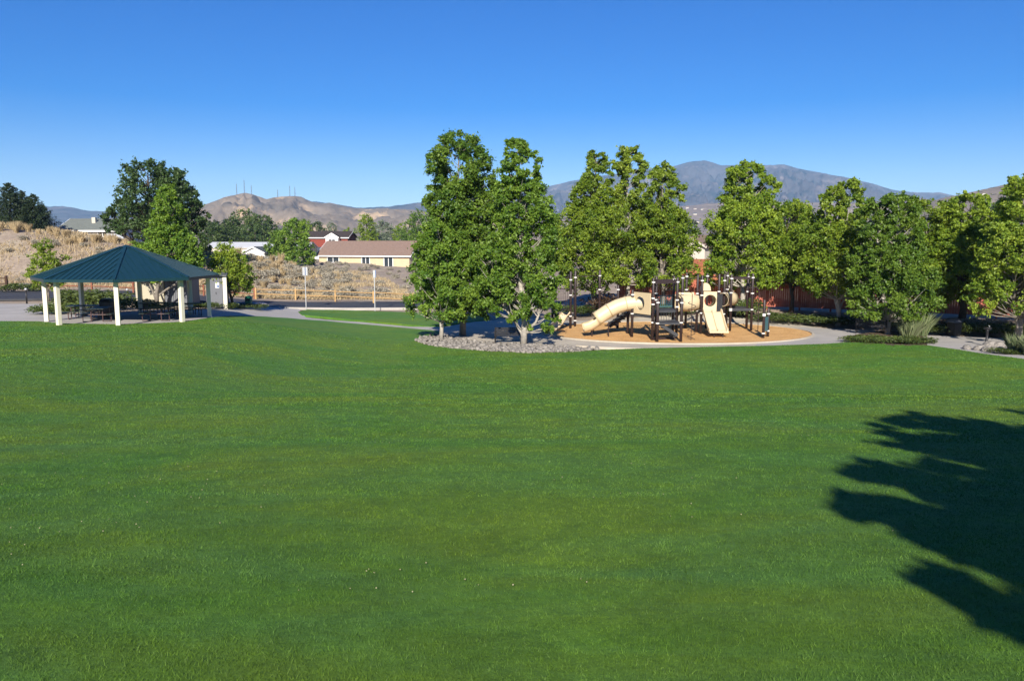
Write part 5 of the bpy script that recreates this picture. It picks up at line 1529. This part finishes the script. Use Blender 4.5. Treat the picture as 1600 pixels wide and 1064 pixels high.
# ------------------------------------------------------------------ houses
def house(name, label, X, Y, z, rz, w, d, wall_h, rise, wallmat, roofmat, openings=(), over=0.45, fascia='white', chimney=None, gable_front=False):
    """box house, ridge along local x (or along y when gable_front); openings: (x0, x1, z0, z1, kind) on the front"""
    root = empty(name, (X, Y, z), rz); tag(root, label, "house")
    x0, x1 = -w / 2, w / 2
    # walls as an open box with gable ends
    if gable_front:
        vs = [(x0, 0, -1), (x1, 0, -1), (x1, d, -1), (x0, d, -1), (x0, 0, wall_h), (x1, 0, wall_h), (x1, d, wall_h), (x0, d, wall_h), (0, 0, wall_h + rise), (0, d, wall_h + rise)]
        fs = [(0, 1, 5, 8, 4), (2, 3, 7, 9, 6), (1, 2, 6, 5), (3, 0, 4, 7)]
    else:
        vs = [(x0, 0, -1), (x1, 0, -1), (x1, d, -1), (x0, d, -1), (x0, 0, wall_h), (x1, 0, wall_h), (x1, d, wall_h), (x0, d, wall_h), (x0, d / 2, wall_h + rise), (x1, d / 2, wall_h + rise)]
        fs = [(0, 1, 5, 4), (2, 3, 7, 6), (1, 2, 6, 9, 5), (3, 0, 4, 8, 7)]
    MB().add(vs, fs).build("wall", wallmat, root)
    t = 0.16
    for s in (0, 1):
        if gable_front:
            sl = rise / (w / 2); ex = x0 - over if s == 0 else x1 + over
            ez = wall_h - over * sl + 0.05
            q = [(ex, -over, ez), (ex, d + over, ez), (0, d + over, wall_h + rise + 0.05), (0, -over, wall_h + rise + 0.05)]
        else:
            sl = rise / (d / 2); ey = -over if s == 0 else d + over
            ez = wall_h - over * sl + 0.05
            q = [(x0 - over, ey, ez), (x1 + over, ey, ez), (x1 + over, d / 2, wall_h + rise + 0.05), (x0 - over, d / 2, wall_h + rise + 0.05)]
        mb = MB().add(q + [(a, b, c + t) for a, b, c in q], [(0, 1, 2, 3), (7, 6, 5, 4), (0, 4, 5, 1), (1, 5, 6, 2), (2, 6, 7, 3), (3, 7, 4, 0)])
        rf = mb.build("roof", roofmat, root)
        if s == 0 and chimney:
            cx, cy, ch = chimney
            MB().box(cx - 0.3, cx + 0.3, cy - 0.3, cy + 0.3, wall_h, wall_h + rise + ch).build("chimney", M['beigewall'], rf)
    if fascia:
        if gable_front:
            for sx in (x0 - over, x1 + over):
                MB().bar((sx, -over - 0.03, wall_h - over * sl + 0.1), (0, -over - 0.03, wall_h + rise + 0.1), 0.06, 0.24, Vector((0, 1, 0)).cross(Vector((0 - sx, 0, rise)))).build("fascia", M[fascia], root)
        else:
            MB().box(x0 - over, x1 + over, -over - 0.06, -over, wall_h - over * sl - 0.06, wall_h - over * sl + 0.20).build("fascia", M[fascia], root)
            for sx in (x0 - over - 0.03, x1 + over + 0.03):
                MB().bar((sx, -over, wall_h - over * sl + 0.12), (sx, d / 2, wall_h + rise + 0.12), 0.06, 0.2).build("fascia", M[fascia], root)
    for (a, b, c, e, kind) in openings:
        fr = 0.14
        wdw = MB()
        for q in ((a - fr, a, c - fr, e + fr), (b, b + fr, c - fr, e + fr), (a, b, e, e + fr), (a, b, c - fr, c), ((a + b) / 2 - 0.06, (a + b) / 2 + 0.06, c, e)):
            wdw.box(q[0], q[1], -0.06, 0.04, q[2], q[3])
        wo_ = wdw.build("sliding_door" if kind == 'd' else "window", M['white'], root)
        for (pa, pb) in ((a, (a + b) / 2 - 0.06), ((a + b) / 2 + 0.06, b)):
            MB().box(pa, pb, -0.015, 0.03, c, e).build("pane", M['glass'], wo_)
    return root

def place(px, py, Y):
    w = at(px, py, Y); return w.x, w.y, w.z
x, y, z = place(568, 417.5, 180)
house("house", "tan house with long brown roof and white sliding doors", x, y, z + 0.15, R(-15), 22.5, 10.5, 2.6, 3.0, M['tanwall'], M['brownroof'],
      ((-9.0, -6.2, 0.9, 2.05, 'w'), (-0.3, 1.5, 0.05, 2.1, 'd'), (5.2, 7.2, 0.05, 2.1, 'd')), 0.6)
for px_, py_ in ((0, 0),):
    for (a, zz) in ((4.0, 1.65), (9.0, 1.05), (3.3, 1.1)):
        pass
x, y, z = place(503, 389, 232)
house("house", "red-brown house with dark roof and white gable trim", x, y, z, R(-4), 15.5, 9, 3.3, 1.7, M['redwall'], M['darkroof'], ((1.6, 3.4, 1.2, 2.4, 'w'),), 0.5)
x, y, z = place(518.5, 376, 229)
house("gabled_porch", "small white gabled porch against the red-brown house", x, y, z - 1.0, 0, 3.6, 3.0, 1.9, 1.1, M['white'], M['darkroof'], ((-0.9, 0.9, 0.2, 1.3, 'w'),), 0.3, 'white', None, True)
x, y, z = place(484, 399, 206)
house("house", "low house with slate-blue roof left of the tan house", x, y, z, R(-6), 6.5, 7, 0.6, 1.3, M['white'], M['slateroof'], (), 0.4)
x, y, z = place(397, 401.5, 150)
house("house", "white gabled house with dark roof below the far trees", x, y, z, R(-22), 4.9, 9, 0.75, 1.0, M['white'], M['slateroof'], (), 0.35, 'white', None, True)
x, y, z = place(402, 394, 176)
house("long_shed", "long low shed with pale metal roof in front of the far trees", x, y, z, R(-1), 22.5, 8, 0.9, 1.1, M['beigewall'], M['metalroof'], (), 0.3, None)
x, y, z = place(143, 372, 128)
house("house", "pale house with grey-green roof on the rise", x, y, z, R(-3), 10.6, 8, 1.25, 1.75, M['bluewall'], M['greyroof'], ((1.2, 2.6, 0.3, 1.0, 'w'),), 0.5, 'white', (-0.8, 2.5, 0.35))
x, y, z = place(212, 371, 140)
house("house", "small grey-roofed house beside the elm on the rise", x, y, z, R(-12), 5.0, 6, 0.9, 1.0, M['bluewall'], M['slateroof'], (), 0.3)
x, y, z = place(1072, 412, 98)
house("house", "beige gabled house seen between the playground trees", x, y, z, R(-30), 4.6, 8, 2.1, 1.25, M['beigewall'], M['brownroof'], (), 0.35, 'beigewall', None, True)
x, y, z = place(1098, 441, 80)
house("shed", "rust-red shed wall behind the play structure", x, y, z, R(-4), 4.2, 3.0, 1.6, 0.5, M['rust'], M['rust'], (), 0.1, None)
x, y, z = place(888, 384, 150)
house("house", "pale metal-roofed house showing left of the playground trees", x, y, z, R(10), 5.0, 6, 0.9, 0.9, M['white'], M['metalroof'], (), 0.3)

# town on the far slope
GTn = "far houses of the town"
rt = random.Random(31)
def town_house(px, py, wpx, label, wm, rm):
    q = on_hill(px, py); sc = q.y / FPX
    w = wpx * sc * 0.55; h = w * 0.42
    root = empty("far_house", q, R(rt.uniform(-20, 20))); tag(root, label, "house", GTn)
    MB().box(-w / 2, w / 2, 0, w * 0.7, -h * 0.8, h).build("wall", M[wm], root)
    o = w * 0.05
    MB().add([(-w / 2 - o, -o, h), (w / 2 + o, -o, h), (w / 2 + o, w * 0.7 + o, h), (-w / 2 - o, w * 0.7 + o, h), (-w / 2 - o, w * 0.35, h * 1.55), (w / 2 + o, w * 0.35, h * 1.55)],
             [(0, 1, 5, 4), (2, 3, 4, 5), (1, 2, 5), (3, 0, 4), (3, 2, 1, 0)]).build("roof", M[rm], root)
    for k in (-0.25, 0.2):
        MB().box(w * k - w * 0.07, w * k + w * 0.07, -w * 0.02, w * 0.01, h * 0.35, h * 0.75).build("window", M['glass'], root)
for px, py, w, wm, rm, lb in ((1064, 327, 7, 'beigewall', 'brownroof', "leftmost in the gap between the trees, upper row"), (1074, 326, 8, 'beigewall', 'brownroof', "upper row, white, in the gap between the trees"),
        (1086, 328, 8, 'beigewall', 'brownroof', "upper row, widest, in the gap between the trees"), (1097, 328, 6, 'beigewall', 'greyroof', "right end of the upper row in the gap"),
        (1072, 336, 8, 'bluewall', 'metalroof', "second row, grey, in the gap between the trees"), (1086, 336, 9, 'beigewall', 'slateroof', "second row, white, in the gap between the trees"),
        (1090, 348, 8, 'beigewall', 'slateroof', "blue-grey roof low in the gap between the trees"), (1084, 356, 8, 'bluewall', 'metalroof', "small pale building below the blue-grey roof in the gap"),
        (1209, 321, 6, 'beigewall', 'brownroof', "left of three beside the cone-shaped tree"), (1219, 322, 7, 'beigewall', 'brownroof', "middle of three right of the cone-shaped tree"), (1230, 323, 7, 'beigewall', 'brownroof', "right of three right of the cone-shaped tree"),
        (1462, 331, 8, 'beigewall', 'brownroof', "pinkish, left one at the foot of the right-hand hill"), (1475, 331, 8, 'rust', 'brownroof', "pinkish, right one at the foot of the right-hand hill"), (871, 330, 5, 'beigewall', 'metalroof', "single white one left of the playground trees")):
    town_house(px, py, w, "tiny far house, " + lb, wm, rm)
q = on_hill(1535.5, 309); s = q.y / FPX
root = empty("water_tank", q); tag(root, "pale square water tank on the right-hand hillside", "water tank")
MB().box(-3 * s, 3 * s, -1 * s, 4 * s, -3 * s, 5.6 * s).build("body", M['beigewall'], root)
MB().box(-3.2 * s, 3.2 * s, -1.2 * s, 4.2 * s, 5.6 * s, 6 * s).build("rim", M['white'], root)

# antenna masts on the hill
def mast(px, py, ty, label):
    q = on_hill(px, py + 1.5)
    h = at(px, ty, q.y).z - q.z
    root = empty("antenna_mast", q); tag(root, label, "antenna", "antenna masts on the brown hill")
    for k in range(3):
        a = 2.094 * k
        MB().tube([(1.3 * math.cos(a), 1.3 * math.sin(a), -6), (0.5 * math.cos(a), 0.5 * math.sin(a), h)], 0.22, 5).build("leg", M['greydoor'], root)
    br = MB()
    n = max(3, int(h / 3))
    for i in range(n):
        z0_, z1_ = h * i / n, h * (i + 1) / n
        for k in range(3):
            a, b = 2.094 * k, 2.094 * (k + 1)
            r0, r1 = 1.3 - 0.8 * z0_ / h, 1.3 - 0.8 * z1_ / h
            br.tube([(r0 * math.cos(a), r0 * math.sin(a), z0_), (r1 * math.cos(b), r1 * math.sin(b), z1_)], 0.08, 4, False)
    br.build("bracing", M['greydoor'], root)
    MB().tube([(0, 0, h), (0, 0, h * 1.15)], 0.15, 5).build("aerial", M['greydoor'], root)
for px, py, ty, lb in ((370, 304, 288, "leftmost antenna mast on the hill's highest top"), (382, 301.5, 282, "tallest antenna mast on the hill's highest top"), (393, 303, 290, "right antenna mast on the hill's highest top"),
                       (434, 307.5, 297, "short antenna mast left on the hill's second top"), (453, 305.5, 291, "taller antenna mast on the hill's second top"), (461, 306, 293, "rightmost antenna mast on the hill's second top")):
    mast(px, py, ty, lb)

# ------------------------------------------------------------------ haze in the valley air
def build_haze():
    mb = MB(); mb.box(-9500, 9500, -4200, 11500, -30, 640)
    m, nt, out = mat("haze_air")
    v = nt.nodes.new("ShaderNodeVolumePrincipled")
    v.inputs["Color"].default_value = (0.36, 0.62, 1.0, 1)
    v.inputs["Density"].default_value = 0.000085
    v.inputs["Anisotropy"].default_value = -0.2
    nt.links.new(v.outputs[0], out.inputs["Volume"])
    o = mb.build("haze", m)
    tag(o, "thin blue valley haze", "haze", None, "stuff")
build_haze()
